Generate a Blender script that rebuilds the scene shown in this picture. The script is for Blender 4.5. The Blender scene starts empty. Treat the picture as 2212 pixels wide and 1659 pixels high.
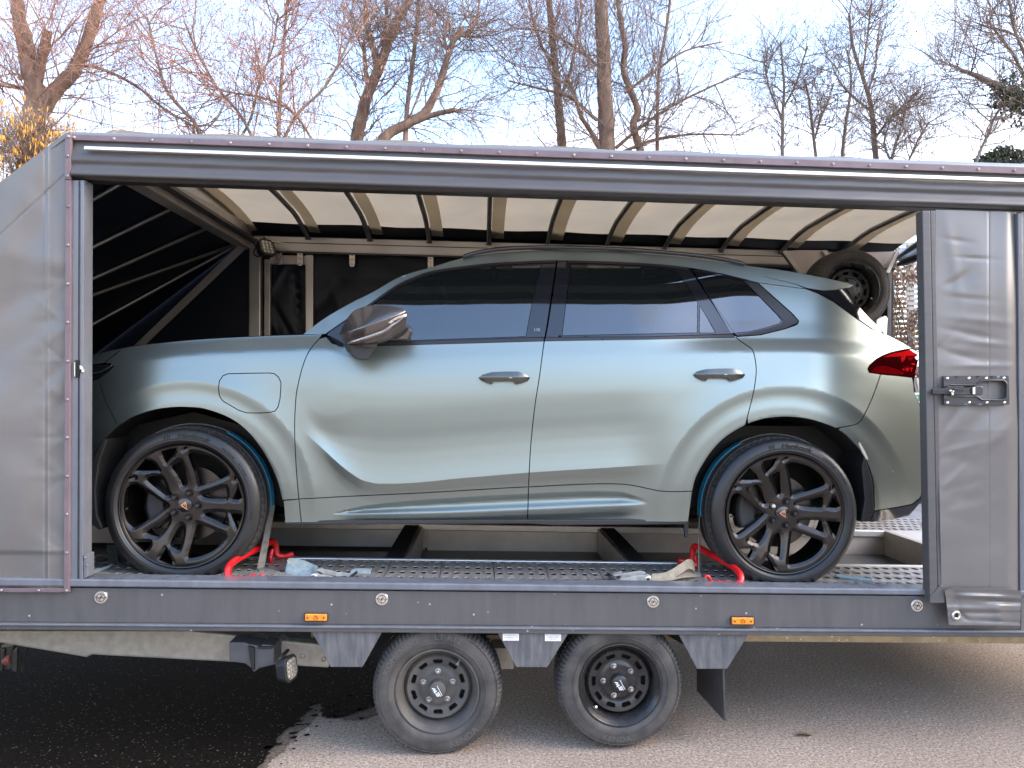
import bpy, math, random
import numpy as np
from mathutils import Vector, Matrix, noise
from mathutils.geometry import delaunay_2d_cdt
random.seed(7); np.random.seed(7)
sc = bpy.context.scene
R_ = math.radians

# ---------------------------------------------------------------- camera
VW, VH, FP = 2212.0, 1659.0, 1560.0          # the photograph measured at 2212 x 1659
PSI, TH, RHO = 0.0405, 0.0135, -0.0073       # yaw to the right, pitch up, roll
EYE = 1.54
fw = Vector((math.sin(PSI)*math.cos(TH), math.cos(PSI)*math.cos(TH), math.sin(TH)))
r0 = Vector((math.cos(PSI), -math.sin(PSI), 0)); u0 = r0.cross(fw)
rt = r0*math.cos(RHO) + u0*math.sin(RHO); up = -r0*math.sin(RHO) + u0*math.cos(RHO)
CAM = Vector((0, 0, EYE))
cd = bpy.data.cameras.new('camera'); cam = bpy.data.objects.new('camera', cd); sc.collection.objects.link(cam)
cd.sensor_width = 36.0; cd.lens = 36.0*FP/VW; cd.clip_start = 0.05; cd.clip_end = 2000
cam.matrix_world = Matrix(((rt.x, up.x, -fw.x, CAM.x), (rt.y, up.y, -fw.y, CAM.y), (rt.z, up.z, -fw.z, CAM.z), (0, 0, 0, 1)))
sc.camera = cam

# ---------------------------------------------------------------- sky, sun, exposure
SUN_EL, SUN_AZ = 32.0, 100.0                  # azimuth clockwise from +Y (away from the camera)
world = bpy.data.worlds.new('World'); sc.world = world; world.use_nodes = True
nt = world.node_tree; nt.nodes.clear()
def N(tree, t, **kw):
    n = tree.nodes.new(t)
    for k, v in kw.items(): setattr(n, k, v)
    return n
out = N(nt, 'ShaderNodeOutputWorld'); bg = N(nt, 'ShaderNodeBackground')
sky = N(nt, 'ShaderNodeTexSky', sky_type='NISHITA', sun_disc=False)
sky.sun_elevation = R_(SUN_EL); sky.sun_rotation = R_(SUN_AZ); sky.altitude = 300; sky.air_density = 1.0; sky.dust_density = 1.4; sky.ozone_density = 1.0
tc = N(nt, 'ShaderNodeTexCoord'); sep = N(nt, 'ShaderNodeSeparateXYZ')
nt.links.new(tc.outputs['Generated'], sep.inputs[0])
mp = N(nt, 'ShaderNodeMapping'); mp.inputs['Scale'].default_value = (1.6, 1.6, 4.2); mp.inputs['Location'].default_value = (3.1, 0.4, 0.2)
nt.links.new(tc.outputs['Generated'], mp.inputs[0])
cn = N(nt, 'ShaderNodeTexNoise'); cn.inputs['Scale'].default_value = 1.5; cn.inputs['Detail'].default_value = 7; cn.inputs['Roughness'].default_value = .55
nt.links.new(mp.outputs[0], cn.inputs['Vector'])
# thin cloud: thick near the horizon, broken higher up
m1 = N(nt, 'ShaderNodeMapRange'); m1.inputs[1].default_value = 0.02; m1.inputs[2].default_value = 0.42; m1.inputs[3].default_value = 0.40; m1.inputs[4].default_value = -0.16
nt.links.new(sep.outputs['Z'], m1.inputs[0])
ad = N(nt, 'ShaderNodeMath', operation='ADD'); nt.links.new(cn.outputs['Fac'], ad.inputs[0]); nt.links.new(m1.outputs[0], ad.inputs[1])
m2 = N(nt, 'ShaderNodeMapRange'); m2.interpolation_type = 'SMOOTHSTEP'; m2.inputs[1].default_value = 0.41; m2.inputs[2].default_value = 0.86
nt.links.new(ad.outputs[0], m2.inputs[0])
# cloud colour: creamy towards the horizon, whiter above
cr = N(nt, 'ShaderNodeValToRGB'); cr.color_ramp.elements[0].position = 0.0; cr.color_ramp.elements[0].color = (2.6, 2.2, 1.80, 1)
cr.color_ramp.elements[1].position = 0.62; cr.color_ramp.elements[1].color = (1.85, 1.72, 1.62, 1)
nt.links.new(sep.outputs['Z'], cr.inputs[0])
mx = N(nt, 'ShaderNodeMix', data_type='RGBA'); nt.links.new(m2.outputs[0], mx.inputs[0]); nt.links.new(sky.outputs[0], mx.inputs[6]); nt.links.new(cr.outputs[0], mx.inputs[7])
bg.inputs['Strength'].default_value = 0.142
nt.links.new(mx.outputs[2], bg.inputs[0]); nt.links.new(bg.outputs[0], out.inputs[0])
sd = bpy.data.lights.new('sun', 'SUN'); sd.energy = 0.55; sd.angle = R_(50); sd.color = (1.0, .82, .62)
so = bpy.data.objects.new('sun', sd); sc.collection.objects.link(so)
sdir = Vector((math.sin(R_(SUN_AZ))*math.cos(R_(SUN_EL)), math.cos(R_(SUN_AZ))*math.cos(R_(SUN_EL)), math.sin(R_(SUN_EL))))
so.rotation_euler = sdir.to_track_quat('Z', 'Y').to_euler(); so.location = sdir*60
sc.view_settings.view_transform = 'Standard'; sc.view_settings.look = 'None'; sc.view_settings.gamma = 1; sc.view_settings.use_curve_mapping = False
sc.view_settings.exposure = 2.80
try:
    sc.cycles.max_bounces = 10; sc.cycles.transparent_max_bounces = 16; sc.cycles.use_denoising = True
except Exception: pass

# ---------------------------------------------------------------- geometry helpers
def W(x, y, Y):
    """point on the vertical plane at depth Y seen at pixel (x, y) of the measured photograph"""
    d = fw + rt*((x-1106.0)/FP) - up*((y-829.5)/FP)
    return CAM + d*(Y/d.y)
_r, _u, _f = np.array(rt), np.array(up), np.array(fw)
def Wn(x, y, Y):
    x = np.asarray(x, float); y = np.asarray(y, float); Y = np.asarray(Y, float)
    d = _f + ((x-1106.0)/FP)[..., None]*_r - ((y-829.5)/FP)[..., None]*_u
    return np.array(CAM) + d*(Y/d[..., 1])[..., None]
def px(p):
    q = Vector(p)-CAM; return 1106+FP*q.dot(rt)/q.dot(fw), 829.5-FP*q.dot(up)/q.dot(fw)
def sp(pts, n=5):
    """open Catmull-Rom through the points"""
    P = [np.array(p, float) for p in pts]; P = [2*P[0]-P[1]] + P + [2*P[-1]-P[-2]]; o = []
    for i in range(1, len(P)-2):
        for k in range(n):
            t = k/n; a, b, c, d = P[i-1:i+3]
            o.append(.5*((2*b)+(-a+c)*t+(2*a-5*b+4*c-d)*t*t+(-a+3*b-3*c+d)*t**3))
    o.append(P[-2]); return [tuple(q) for q in o]
def lin(x0, y0, x1, y1):
    return lambda x: y0+(y1-y0)*(x-x0)/(x1-x0)

class MB:
    def __init__(s): s.v = []; s.f = []; s.sm = []
    def add(s, V, F, smooth=False):
        b = len(s.v); s.v += [tuple(p) for p in V]; s.f += [tuple(i+b for i in q) for q in F]; s.sm += [smooth]*len(F); return s
    def hexa(s, a, b):
        """a, b: two quads (lists of 4 points) joined into a box"""
        return s.add(list(a)+list(b), [(0,1,2,3), (7,6,5,4), (0,4,5,1), (1,5,6,2), (2,6,7,3), (3,7,4,0)])
    def box(s, c, d, rot=None):
        q = [Vector((sx*d[0]/2, sy*d[1]/2, sz*d[2]/2)) for sy in (-1, 1) for sx, sz in ((-1,-1), (1,-1), (1,1), (-1,1))]
        if rot is not None: q = [rot @ p for p in q]
        q = [p+Vector(c) for p in q]; return s.hexa(q[:4], q[4:])
    def prism(s, poly, off):
        """poly: world points in order; off: vector"""
        n = len(poly); off = Vector(off); V = [Vector(p) for p in poly]; V += [p+off for p in V]
        F = [tuple(range(n)), tuple(range(2*n-1, n-1, -1))] + [(i, i+n, (i+1) % n+n, (i+1) % n) for i in range(n)]
        return s.add(V, F)
    def pplate(s, poly, Y, t):
        """polygon in photo pixels on the plane at depth Y, t metres thick away from the camera"""
        return s.prism([W(x, y, Y) for x, y in poly], (0, t, 0))
    def tube(s, pts, r, n=8, cap=True, flat=None):
        pts = [Vector(p) for p in pts]; m = len(pts); rr = r if isinstance(r, (list, tuple)) else [r]*m
        t0 = (pts[1]-pts[0]).normalized(); a = Vector((0, 0, 1)) if abs(t0.z) < .9 else Vector((1, 0, 0)); nrm = (a-t0*a.dot(t0)).normalized(); V = []
        for i in range(m):
            t = (pts[min(i+1, m-1)]-pts[max(i-1, 0)]).normalized(); nrm = (nrm-t*nrm.dot(t)).normalized(); b = t.cross(nrm)
            for k in range(n):
                an = 2*math.pi*k/n; V.append(pts[i]+(nrm*math.cos(an)+b*math.sin(an)*(flat or 1))*rr[i])
        F = [(i*n+k, i*n+(k+1) % n, (i+1)*n+(k+1) % n, (i+1)*n+k) for i in range(m-1) for k in range(n)]
        s.add(V, F, True)
        if cap: s.add(V[:n][::-1], [tuple(range(n))]); s.add(V[-n:], [tuple(range(n))])
        return s
    def lathe(s, prof, c, ax=(0, 1, 0), n=48, closed=False, rfun=None, a0=0, a1=2*math.pi):
        """prof: (radius, along axis) ; c: centre ; axis ax"""
        ax = Vector(ax).normalized(); e1 = Vector((1, 0, 0)) if abs(ax.x) < .9 else Vector((0, 1, 0)); e1 = (e1-ax*e1.dot(ax)).normalized(); e2 = Vector((0,0,1)) if abs(ax.y) > .9 else ax.cross(e1)
        m = len(prof); V = []; full = abs(a1-a0-2*math.pi) < 1e-6; nn = n if full else n+1
        for i in range(nn):
            an = a0+(a1-a0)*i/n; d = e1*math.cos(an)+e2*math.sin(an)
            for j, (r, h) in enumerate(prof):
                if rfun: r = rfun(i, j, r)
                V.append(Vector(c)+d*r+ax*h)
        F = []
        for i in range(n):
            i2 = (i+1) % nn
            for j in range(m if closed else m-1):
                j2 = (j+1) % m; F.append((i*m+j, i*m+j2, i2*m+j2, i2*m+j))
        return s.add(V, F, True)
    def ribbon(s, pts, wv, th=0.0015):
        """flat strap along pts; wv: width vector (or list of)"""
        m = len(pts); wl = wv if isinstance(wv, list) else [wv]*m; V = []
        for i in range(m):
            t = (Vector(pts[min(i+1, m-1)])-Vector(pts[max(i-1, 0)])).normalized(); nn = t.cross(Vector(wl[i])).normalized()*th
            w_ = Vector(wl[i])/2; p = Vector(pts[i]); V += [p-w_-nn, p+w_-nn, p+w_+nn, p-w_+nn]
        F = [(i*4+k, i*4+(k+1) % 4, (i+1)*4+(k+1) % 4, (i+1)*4+k) for i in range(m-1) for k in range(4)]
        F += [(3, 2, 1, 0), tuple(4*(m-1)+k for k in range(4))]
        return s.add(V, F)

OFFS = {}
def root(name, label, cat, loc, group=None):
    o = bpy.data.objects.new(name, None); sc.collection.objects.link(o); o.location = loc; o.empty_display_size = .1
    o['label'] = label; o['category'] = cat
    if group: o['group'] = group
    OFFS[o.name] = Vector(loc); return o
def finish(me, name, mat, parent, label=None, kind=None):
    o = bpy.data.objects.new(name, me); sc.collection.objects.link(o)
    if parent is not None:
        L = OFFS[parent.name]; me.transform(Matrix.Translation(-L)); o.parent = parent; OFFS[o.name] = L
    else: OFFS[o.name] = Vector((0, 0, 0))
    if mat is not None: me.materials.append(mat)
    if label: o['label'] = label
    if kind: o['kind'] = kind
    return o
def obj(name, mb, mat, parent=None, smooth=None, bevel=0, seg=2, label=None, kind=None):
    me = bpy.data.meshes.new(name); me.from_pydata([tuple(p) for p in mb.v], [], mb.f)
    if smooth is not None:
        me.polygons.foreach_set('use_smooth', [True]*len(me.polygons)); me.update(); me.set_sharp_from_angle(angle=R_(smooth))
    else: me.polygons.foreach_set('use_smooth', mb.sm)
    me.validate(); me.update()
    o = finish(me, name, mat, parent, label, kind)
    if bevel:
        b = o.modifiers.new('bevel', 'BEVEL'); b.width = bevel; b.segments = seg; b.limit_method = 'ANGLE'; b.angle_limit = R_(35); b.harden_normals = False
    return o
def group_part(name, parent, label=None):
    o = bpy.data.objects.new(name, None); sc.collection.objects.link(o); o.parent = parent; o.empty_display_size = .05; OFFS[o.name] = OFFS[parent.name]
    if label: o['label'] = label
    return o
def struct(o, label=None): o['kind'] = 'structure'; return o

def text_geo(body, size=1.0, bold=0.0, shear=0.0):
    c = bpy.data.curves.new('txt', 'FONT'); c.body = body; c.size = size; c.offset = bold; c.shear = shear; c.resolution_u = 3; c.align_x = 'CENTER'
    t = bpy.data.objects.new('txt', c); m = t.to_mesh(); V = [tuple(v.co) for v in m.vertices]; F = [tuple(p.vertices) for p in m.polygons]
    t.to_mesh_clear(); bpy.data.objects.remove(t); bpy.data.curves.remove(c); return V, F
def arc_text(mb, body, size, c, rad, ang, Y, flip=False, bold=0.0, shear=0.0, wide=1.0, bulge=None):
    """lettering bent round centre c on the plane Y; ang = middle angle in degrees (90 = top)"""
    V, F = text_geo(body, size, bold, shear); o = []
    for x, y, z in V:
        x *= wide
        if flip: a = R_(ang)+x/rad; r = rad-y
        else: a = R_(ang)-x/rad; r = rad+y
        o.append((c[0]+r*math.cos(a), (bulge(r) if bulge else Y), c[2]+r*math.sin(a)))
    mb.add(o, F)

# ---------------------------------------------------------------- triangulated panels cut to an outline
def pip(P, poly):
    x, y = P[:, 0], P[:, 1]; ins = np.zeros(len(P), bool); q = np.array(poly); j = len(q)-1
    for i in range(len(q)):
        xi, yi = q[i]; xj, yj = q[j]
        if yi != yj:
            c = ((yi > y) != (yj > y)) & (x < (xj-xi)*(y-yi)/(yj-yi)+xi); ins ^= c
        j = i
    return ins
def dense(poly, step):
    o = []; n = len(poly)
    for i in range(n):
        a = np.array(poly[i], float); b = np.array(poly[(i+1) % n], float); k = max(1, int(np.hypot(*(b-a))/step))
        o += [tuple(a+(b-a)*t/k) for t in range(k)]
    r = [o[0]]
    for p in o[1:]:
        if math.hypot(p[0]-r[-1][0], p[1]-r[-1][1]) > .4: r.append(p)
    if math.hypot(r[0][0]-r[-1][0], r[0][1]-r[-1][1]) < .4: r.pop()
    return r
def area(p):
    return .5*sum(p[i][0]*p[(i+1) % len(p)][1]-p[(i+1) % len(p)][0]*p[i][1] for i in range(len(p)))
def inset(poly, d):
    if d == 0: return list(poly)
    s = 1 if area(poly) > 0 else -1; n = len(poly); o = []
    for i in range(n):
        a, b, c = (np.array(poly[k % n], float) for k in (i-1, i, i+1))
        e1 = b-a; e2 = c-b; e1 /= np.hypot(*e1)+1e-9; e2 /= np.hypot(*e2)+1e-9
        n1 = np.array((-e1[1], e1[0]))*s; n2 = np.array((-e2[1], e2[0]))*s; m = n1+n2; L = m.dot(m)
        m = n1 if L < .3 else m*(2/L)
        if np.hypot(*m) > 2.2: m *= 2.2/np.hypot(*m)
        o.append(tuple(b+m*d))
    return o
def seg_dist_ok(P, poly, d):
    q = np.array(poly); ok = np.ones(len(P), bool)
    for i in range(len(q)):
        ok &= ((P[:, 0]-q[i, 0])**2+(P[:, 1]-q[i, 1])**2) > d*d
    return ok
def tri_panel(outl, holes=(), step=6, lines=()):
    o = dense(outl, step); hs = [dense(h, step) for h in holes]
    q = np.array(o); x0, y0 = q.min(0); x1, y1 = q.max(0)
    gx = np.arange(x0+step*.5, x1, step); gy = np.arange(y0+step*.5, y1, step*.866); G = []
    for k, yy in enumerate(gy): G.append(np.stack([gx+(step*.5 if k % 2 else 0), np.full(len(gx), yy)], 1))
    G = np.concatenate(G) if G else np.zeros((0, 2)); G = G[pip(G, o)]; G = G[seg_dist_ok(G, o, step*.55)]
    for h in hs: G = G[~pip(G, h)]; G = G[seg_dist_ok(G, h, step*.55)]
    LP = []
    for ln in lines:
        a = np.array(ln, float); d = np.gradient(a, axis=0); d /= np.linalg.norm(d, axis=1)[:, None]+1e-9; nn = np.stack([-d[:, 1], d[:, 0]], 1)
        for s_ in (-.8, .8): LP.append(a+nn*s_)
    rows = []
    for q_ in LP:
        k = pip(q_, o) & seg_dist_ok(q_, o, 1.2)
        if k.any():
            G = G[seg_dist_ok(G, q_[k], step*.5)]; rows.append((q_, k))
    vs = [Vector(p) for p in o]; ed = [(i, (i+1) % len(o)) for i in range(len(o))]; loops = [list(range(len(o)))]
    for h in hs:
        b = len(vs); vs += [Vector(p) for p in h]; ed += [(b+i, b+(i+1) % len(h)) for i in range(len(h))]; loops.append(list(range(b, b+len(h))))
    vs += [Vector(p) for p in G]
    for q_, k in rows:
        last = None
        for i in range(len(q_)):
            if not k[i]: last = None; continue
            vs.append(Vector(q_[i]))
            if last is not None: ed.append((last, len(vs)-1))
            last = len(vs)-1
    rv, re, rf, ov, oe, of_ = delaunay_2d_cdt(vs, ed, [], 0, 1e-4)
    P = np.array([tuple(v) for v in rv]); T = np.array([f for f in rf if len(f) == 3]); C = P[T].mean(1); k = pip(C, o)
    for h in hs: k &= ~pip(C, h)
    T = T[k]
    inv = {}
    for i, l in enumerate(ov):
        for a in l: inv[a] = i
    return P, T, [[inv.get(i, i) for i in L] for L in loops]
def surf_panel(name, outl, depth, Y0, mat, parent, holes=(), step=6, gap=1.0, ret=.012, label=None, mirror=None, kind=None, lines=()):
    """sheet cut to a pixel outline, lying Y0 + depth(x, y) from the camera, with returned edges"""
    outl = inset(dense(outl, step), gap); holes = [inset(dense(h, step), -gap) for h in holes]
    P, T, L = tri_panel(outl, holes, step, lines); e = .6
    def pos(x, y): return Wn(x, y, Y0+depth(x, y))
    x, y = P[:, 0], P[:, 1]; V = pos(x, y)
    nr = np.cross(pos(x+e, y)-pos(x-e, y), pos(x, y+e)-pos(x, y-e)); nr /= np.linalg.norm(nr, axis=1)[:, None]+1e-12
    nr[nr[:, 1] > 0] *= -1
    A = V[T]; fn = np.cross(A[:, 1]-A[:, 0], A[:, 2]-A[:, 0]); fl = fn[:, 1] > 0; T = T.copy(); T[fl] = T[fl][:, ::-1]
    v = [V]; n = [nr]; F = [tuple(t) for t in T]; b = len(V)
    for lp in L:
        m = len(lp); a = V[lp]; c = a+np.array((0, ret, 0)); k = np.roll(a, -1, 0)-np.roll(a, 1, 0); en = np.cross(k, (0, 1, 0)); en /= np.linalg.norm(en, axis=1)[:, None]+1e-9
        v += [a, c]; n += [en, en]; F += [(b+i, b+(i+1) % m, b+m+(i+1) % m, b+m+i) for i in range(m)]; b += 2*m
    v = np.concatenate(v); n = np.concatenate(n)
    def mk(nm, v, n, F, lab):
        me = bpy.data.meshes.new(nm); me.from_pydata(v.tolist(), [], F); me.polygons.foreach_set('use_smooth', [True]*len(F)); me.update()
        me.normals_split_custom_set_from_vertices(n.tolist()); return finish(me, nm, mat, parent, lab, kind)
    o = mk(name, v, n, F, label)
    if mirror is not None:
        v2 = v*np.array((1, -1, 1))+np.array((0, 2*mirror, 0)); mk(name, v2, n*np.array((1, -1, 1)), [f[::-1] for f in F], None)
    return o
def herm(xs, ys):
    xs = np.array(xs, float); ys = np.array(ys, float); h = np.diff(xs); dl = np.diff(ys)/h; m = np.zeros(len(xs)); m[0] = dl[0]; m[-1] = dl[-1]
    for i in range(1, len(xs)-1):
        m[i] = 0 if dl[i-1]*dl[i] <= 0 else 2*dl[i-1]*dl[i]/(dl[i-1]+dl[i])
    def f(q):
        q = np.asarray(q, float); i = np.clip(np.searchsorted(xs, q)-1, 0, len(h)-1); t = (q-xs[i])/h[i]
        a = (2*t**3-3*t**2+1)*ys[i]+(t**3-2*t**2+t)*h[i]*m[i]+(-2*t**3+3*t**2)*ys[i+1]+(t**3-t**2)*h[i]*m[i+1]
        return np.where(q < xs[0], ys[0]+(q-xs[0])*m[0], np.where(q > xs[-1], ys[-1]+(q-xs[-1])*m[-1], a))
    return f
def sstep(a, b, x):
    t = np.clip((np.asarray(x, float)-a)/(b-a), 0, 1); return t*t*(3-2*t)

# ---------------------------------------------------------------- materials
def M(name, col, rough=.5, metal=0.0, var=0.0, vs=6.0, bump=0.0, bs=60.0, spec=.5, coat=0.0, rvar=0.0, col2=None, stretch=None, detail=5, trans=0.0, sheen=0.0, speck=None):
    m = bpy.data.materials.new(name); m.use_nodes = True; t = m.node_tree; b = t.nodes['Principled BSDF']
    b.inputs['Base Color'].default_value = (*col, 1); b.inputs['Roughness'].default_value = rough; b.inputs['Metallic'].default_value = metal
    b.inputs['Specular IOR Level'].default_value = spec; b.inputs['Coat Weight'].default_value = coat; b.inputs['Coat Roughness'].default_value = .06
    if var or bump or rvar or col2 is not None or speck:
        co = t.nodes.new('ShaderNodeTexCoord'); src = co.outputs['Object']
        if stretch:
            mpn = t.nodes.new('ShaderNodeMapping'); mpn.inputs['Scale'].default_value = stretch; t.links.new(src, mpn.inputs[0]); src = mpn.outputs[0]
        nz = t.nodes.new('ShaderNodeTexNoise'); nz.inputs['Scale'].default_value = vs; nz.inputs['Detail'].default_value = detail; nz.inputs['Roughness'].default_value = .62; t.links.new(src, nz.inputs['Vector'])
        rp = t.nodes.new('ShaderNodeValToRGB'); c2 = col2 or tuple(min(1, c*(1+var)) for c in col); c1 = col if col2 else tuple(c*(1-var) for c in col)
        rp.color_ramp.elements[0].position = .34; rp.color_ramp.elements[0].color = (*c1, 1); rp.color_ramp.elements[1].position = .68; rp.color_ramp.elements[1].color = (*c2, 1)
        t.links.new(nz.outputs['Fac'], rp.inputs[0]); csrc = rp.outputs[0]
        if speck:
            v_ = t.nodes.new('ShaderNodeTexVoronoi'); v_.inputs['Scale'].default_value = speck[0]; t.links.new(co.outputs['Object'], v_.inputs['Vector'])
            r2 = t.nodes.new('ShaderNodeValToRGB'); r2.color_ramp.interpolation = 'LINEAR'; r2.color_ramp.elements[0].position = speck[1]; r2.color_ramp.elements[0].color = (1, 1, 1, 1); r2.color_ramp.elements[1].position = speck[1]+.06; r2.color_ramp.elements[1].color = (0, 0, 0, 1)
            t.links.new(v_.outputs['Distance'], r2.inputs[0]); mm = t.nodes.new('ShaderNodeMix'); mm.data_type = 'RGBA'; t.links.new(r2.outputs[0], mm.inputs[0]); t.links.new(csrc, mm.inputs[6]); mm.inputs[7].default_value = (*speck[2], 1); csrc = mm.outputs[2]
        t.links.new(csrc, b.inputs['Base Color'])
        if rvar:
            mr = t.nodes.new('ShaderNodeMapRange'); mr.inputs[1].default_value = .3; mr.inputs[2].default_value = .7; mr.inputs[3].default_value = max(0.02, rough-rvar); mr.inputs[4].default_value = min(1, rough+rvar)
            t.links.new(nz.outputs['Fac'], mr.inputs[0]); t.links.new(mr.outputs[0], b.inputs['Roughness'])
        if bump:
            n2 = t.nodes.new('ShaderNodeTexNoise'); n2.inputs['Scale'].default_value = bs; n2.inputs['Detail'].default_value = 4; t.links.new(src, n2.inputs['Vector'])
            bp = t.nodes.new('ShaderNodeBump'); bp.inputs['Strength'].default_value = bump; bp.inputs['Distance'].default_value = .004; t.links.new(n2.outputs['Fac'], bp.inputs['Height']); t.links.new(bp.outputs[0], b.inputs['Normal'])
    return m
def sheet_mat(name, col, trans=.5, rough=.6):
    """thin cloth that lets light through"""
    m = bpy.data.materials.new(name); m.use_nodes = True; t = m.node_tree; b = t.nodes['Principled BSDF']; o = t.nodes['Material Output']
    co = t.nodes.new('ShaderNodeTexCoord'); nz = t.nodes.new('ShaderNodeTexNoise'); nz.inputs['Scale'].default_value = 3.0; nz.inputs['Detail'].default_value = 6; t.links.new(co.outputs['Object'], nz.inputs['Vector'])
    rp = t.nodes.new('ShaderNodeValToRGB'); rp.color_ramp.elements[0].position = .3; rp.color_ramp.elements[0].color = (*[c*.86 for c in col], 1); rp.color_ramp.elements[1].position = .7; rp.color_ramp.elements[1].color = (*col, 1); t.links.new(nz.outputs['Fac'], rp.inputs[0])
    b.inputs['Roughness'].default_value = rough; t.links.new(rp.outputs[0], b.inputs['Base Color'])
    tr = t.nodes.new('ShaderNodeBsdfTranslucent'); t.links.new(rp.outputs[0], tr.inputs[0]); mx_ = t.nodes.new('ShaderNodeMixShader'); mx_.inputs[0].default_value = trans
    t.links.new(b.outputs[0], mx_.inputs[1]); t.links.new(tr.outputs[0], mx_.inputs[2]); t.links.new(mx_.outputs[0], o.inputs[0]); return m
def glass_mat(name, tint, through):
    m = bpy.data.materials.new(name); m.use_nodes = True; t = m.node_tree; b = t.nodes['Principled BSDF']; o = t.nodes['Material Output']
    b.inputs['Base Color'].default_value = (*tint, 1); b.inputs['Roughness'].default_value = .015; b.inputs['Specular IOR Level'].default_value = 1.0; b.inputs['IOR'].default_value = 1.7
    tp = t.nodes.new('ShaderNodeBsdfTransparent'); tp.inputs[0].default_value = (.45, .5, .47, 1); gl = t.nodes.new('ShaderNodeBsdfGlossy'); gl.inputs['Roughness'].default_value = .015
    fr = t.nodes.new('ShaderNodeFresnel'); fr.inputs[0].default_value = 1.9; m1_ = t.nodes.new('ShaderNodeMixShader'); t.links.new(fr.outputs[0], m1_.inputs[0]); t.links.new(tp.outputs[0], m1_.inputs[1]); t.links.new(gl.outputs[0], m1_.inputs[2])
    m2_ = t.nodes.new('ShaderNodeMixShader'); m2_.inputs[0].default_value = through; t.links.new(b.outputs[0], m2_.inputs[1]); t.links.new(m1_.outputs[0], m2_.inputs[2]); t.links.new(m2_.outputs[0], o.inputs[0]); return m

TARP = M('grey_tarpaulin', (.142, .130, .120), .30, var=.10, vs=2.0, bump=.10, bs=420, spec=.55)
TARPV = M('grey_valance', (.082, .076, .074), .46, var=.08, vs=5, stretch=(.4, 1, 9), bump=.06, bs=300)
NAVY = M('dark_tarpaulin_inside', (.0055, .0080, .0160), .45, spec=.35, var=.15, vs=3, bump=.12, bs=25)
MAUVE = M('faded_trim', (.150, .105, .112), .55, var=.16, vs=7, stretch=(1, 1, .6))
PAINT = M('trailer_grey_paint', (.076, .073, .073), .42, var=.22, vs=4, stretch=(6, 6, .8), col2=(.092, .087, .085), rvar=.10, bump=.05, bs=120, speck=(15, .022, (.5, .47, .43)))
PAINTC = M('trailer_grey_gloss', (.135, .14, .155), .18, var=.12, vs=4, stretch=(4, 4, 1), rvar=.08)
ALU = M('aluminium', (.54, .51, .47), .36, metal=.85, var=.07, vs=4, rvar=.06)
ALUB = M('bright_aluminium', (.80, .77, .72), .36, metal=.6, var=.10, vs=6)
ALUD = M('dull_aluminium', (.54, .475, .42), .46, metal=.5, var=.14, vs=5, rvar=.08)
DECK = M('deck_aluminium', (.50, .46, .42), .44, metal=.7, var=.22, vs=9, rvar=.10, bump=.25, bs=240, stretch=(6, 1, 1))
GALV = M('galvanised_steel', (.30, .265, .215), .55, metal=.35, var=.16, vs=26, bump=.12, bs=160, col2=(.40, .355, .29))
STEEL = M('dark_steel', (.085, .080, .075), .42, metal=.6, var=.2, vs=12)
ROD = M('grey_steel_tube', (.22, .215, .21), .35, metal=.7, var=.15, vs=9)
CHROME = M('zinc', (.72, .67, .60), .28, metal=.85, var=.15, vs=40)
RIVET = M('weathered_rivet', (.36, .33, .30), .45, metal=.7, var=.35, vs=18)
BLACK = M('black_plastic', (.016, .016, .017), .5, var=.2, vs=20, bump=.05, bs=200)
CREAM = sheet_mat('cream_roof_cloth', (.36, .285, .195), .5)
FLAPC = sheet_mat('roof_flap_cloth', (.62, .54, .42), .6)
RUB = M('trailer_tyre_rubber', (.034, .032, .030), .72, var=.35, vs=9, col2=(.085, .075, .065), bump=.10, bs=140)
RUBT = M('trailer_tyre_tread', (.060, .053, .046), .85, var=.3, vs=22, col2=(.12, .104, .086), bump=.1, bs=160)
DUSTRIM = M('dusty_black_rim', (.050, .047, .044), .55, var=.4, vs=8, col2=(.095, .085, .074), bump=.05, bs=90)
GLOSSRIM = M('black_rim', (.022, .021, .021), .26, var=.35, vs=11, rvar=.10, speck=(60, .05, (.12, .11, .10)))
AMBER = M('amber_lens', (.85, .26, .015), .25, coat=.5, var=.15, vs=30)
LENS = M('lamp_lens', (.22, .21, .18), .2, coat=.6, var=.2, vs=60)
STICK = M('white_label', (.70, .68, .66), .45, var=.06, vs=20)
INK = M('black_ink', (.03, .03, .03), .5)
WHITE = M('white_print', (.78, .78, .78), .5)
HOLE = M('dark_recess', (.006, .006, .006), .8)
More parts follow.
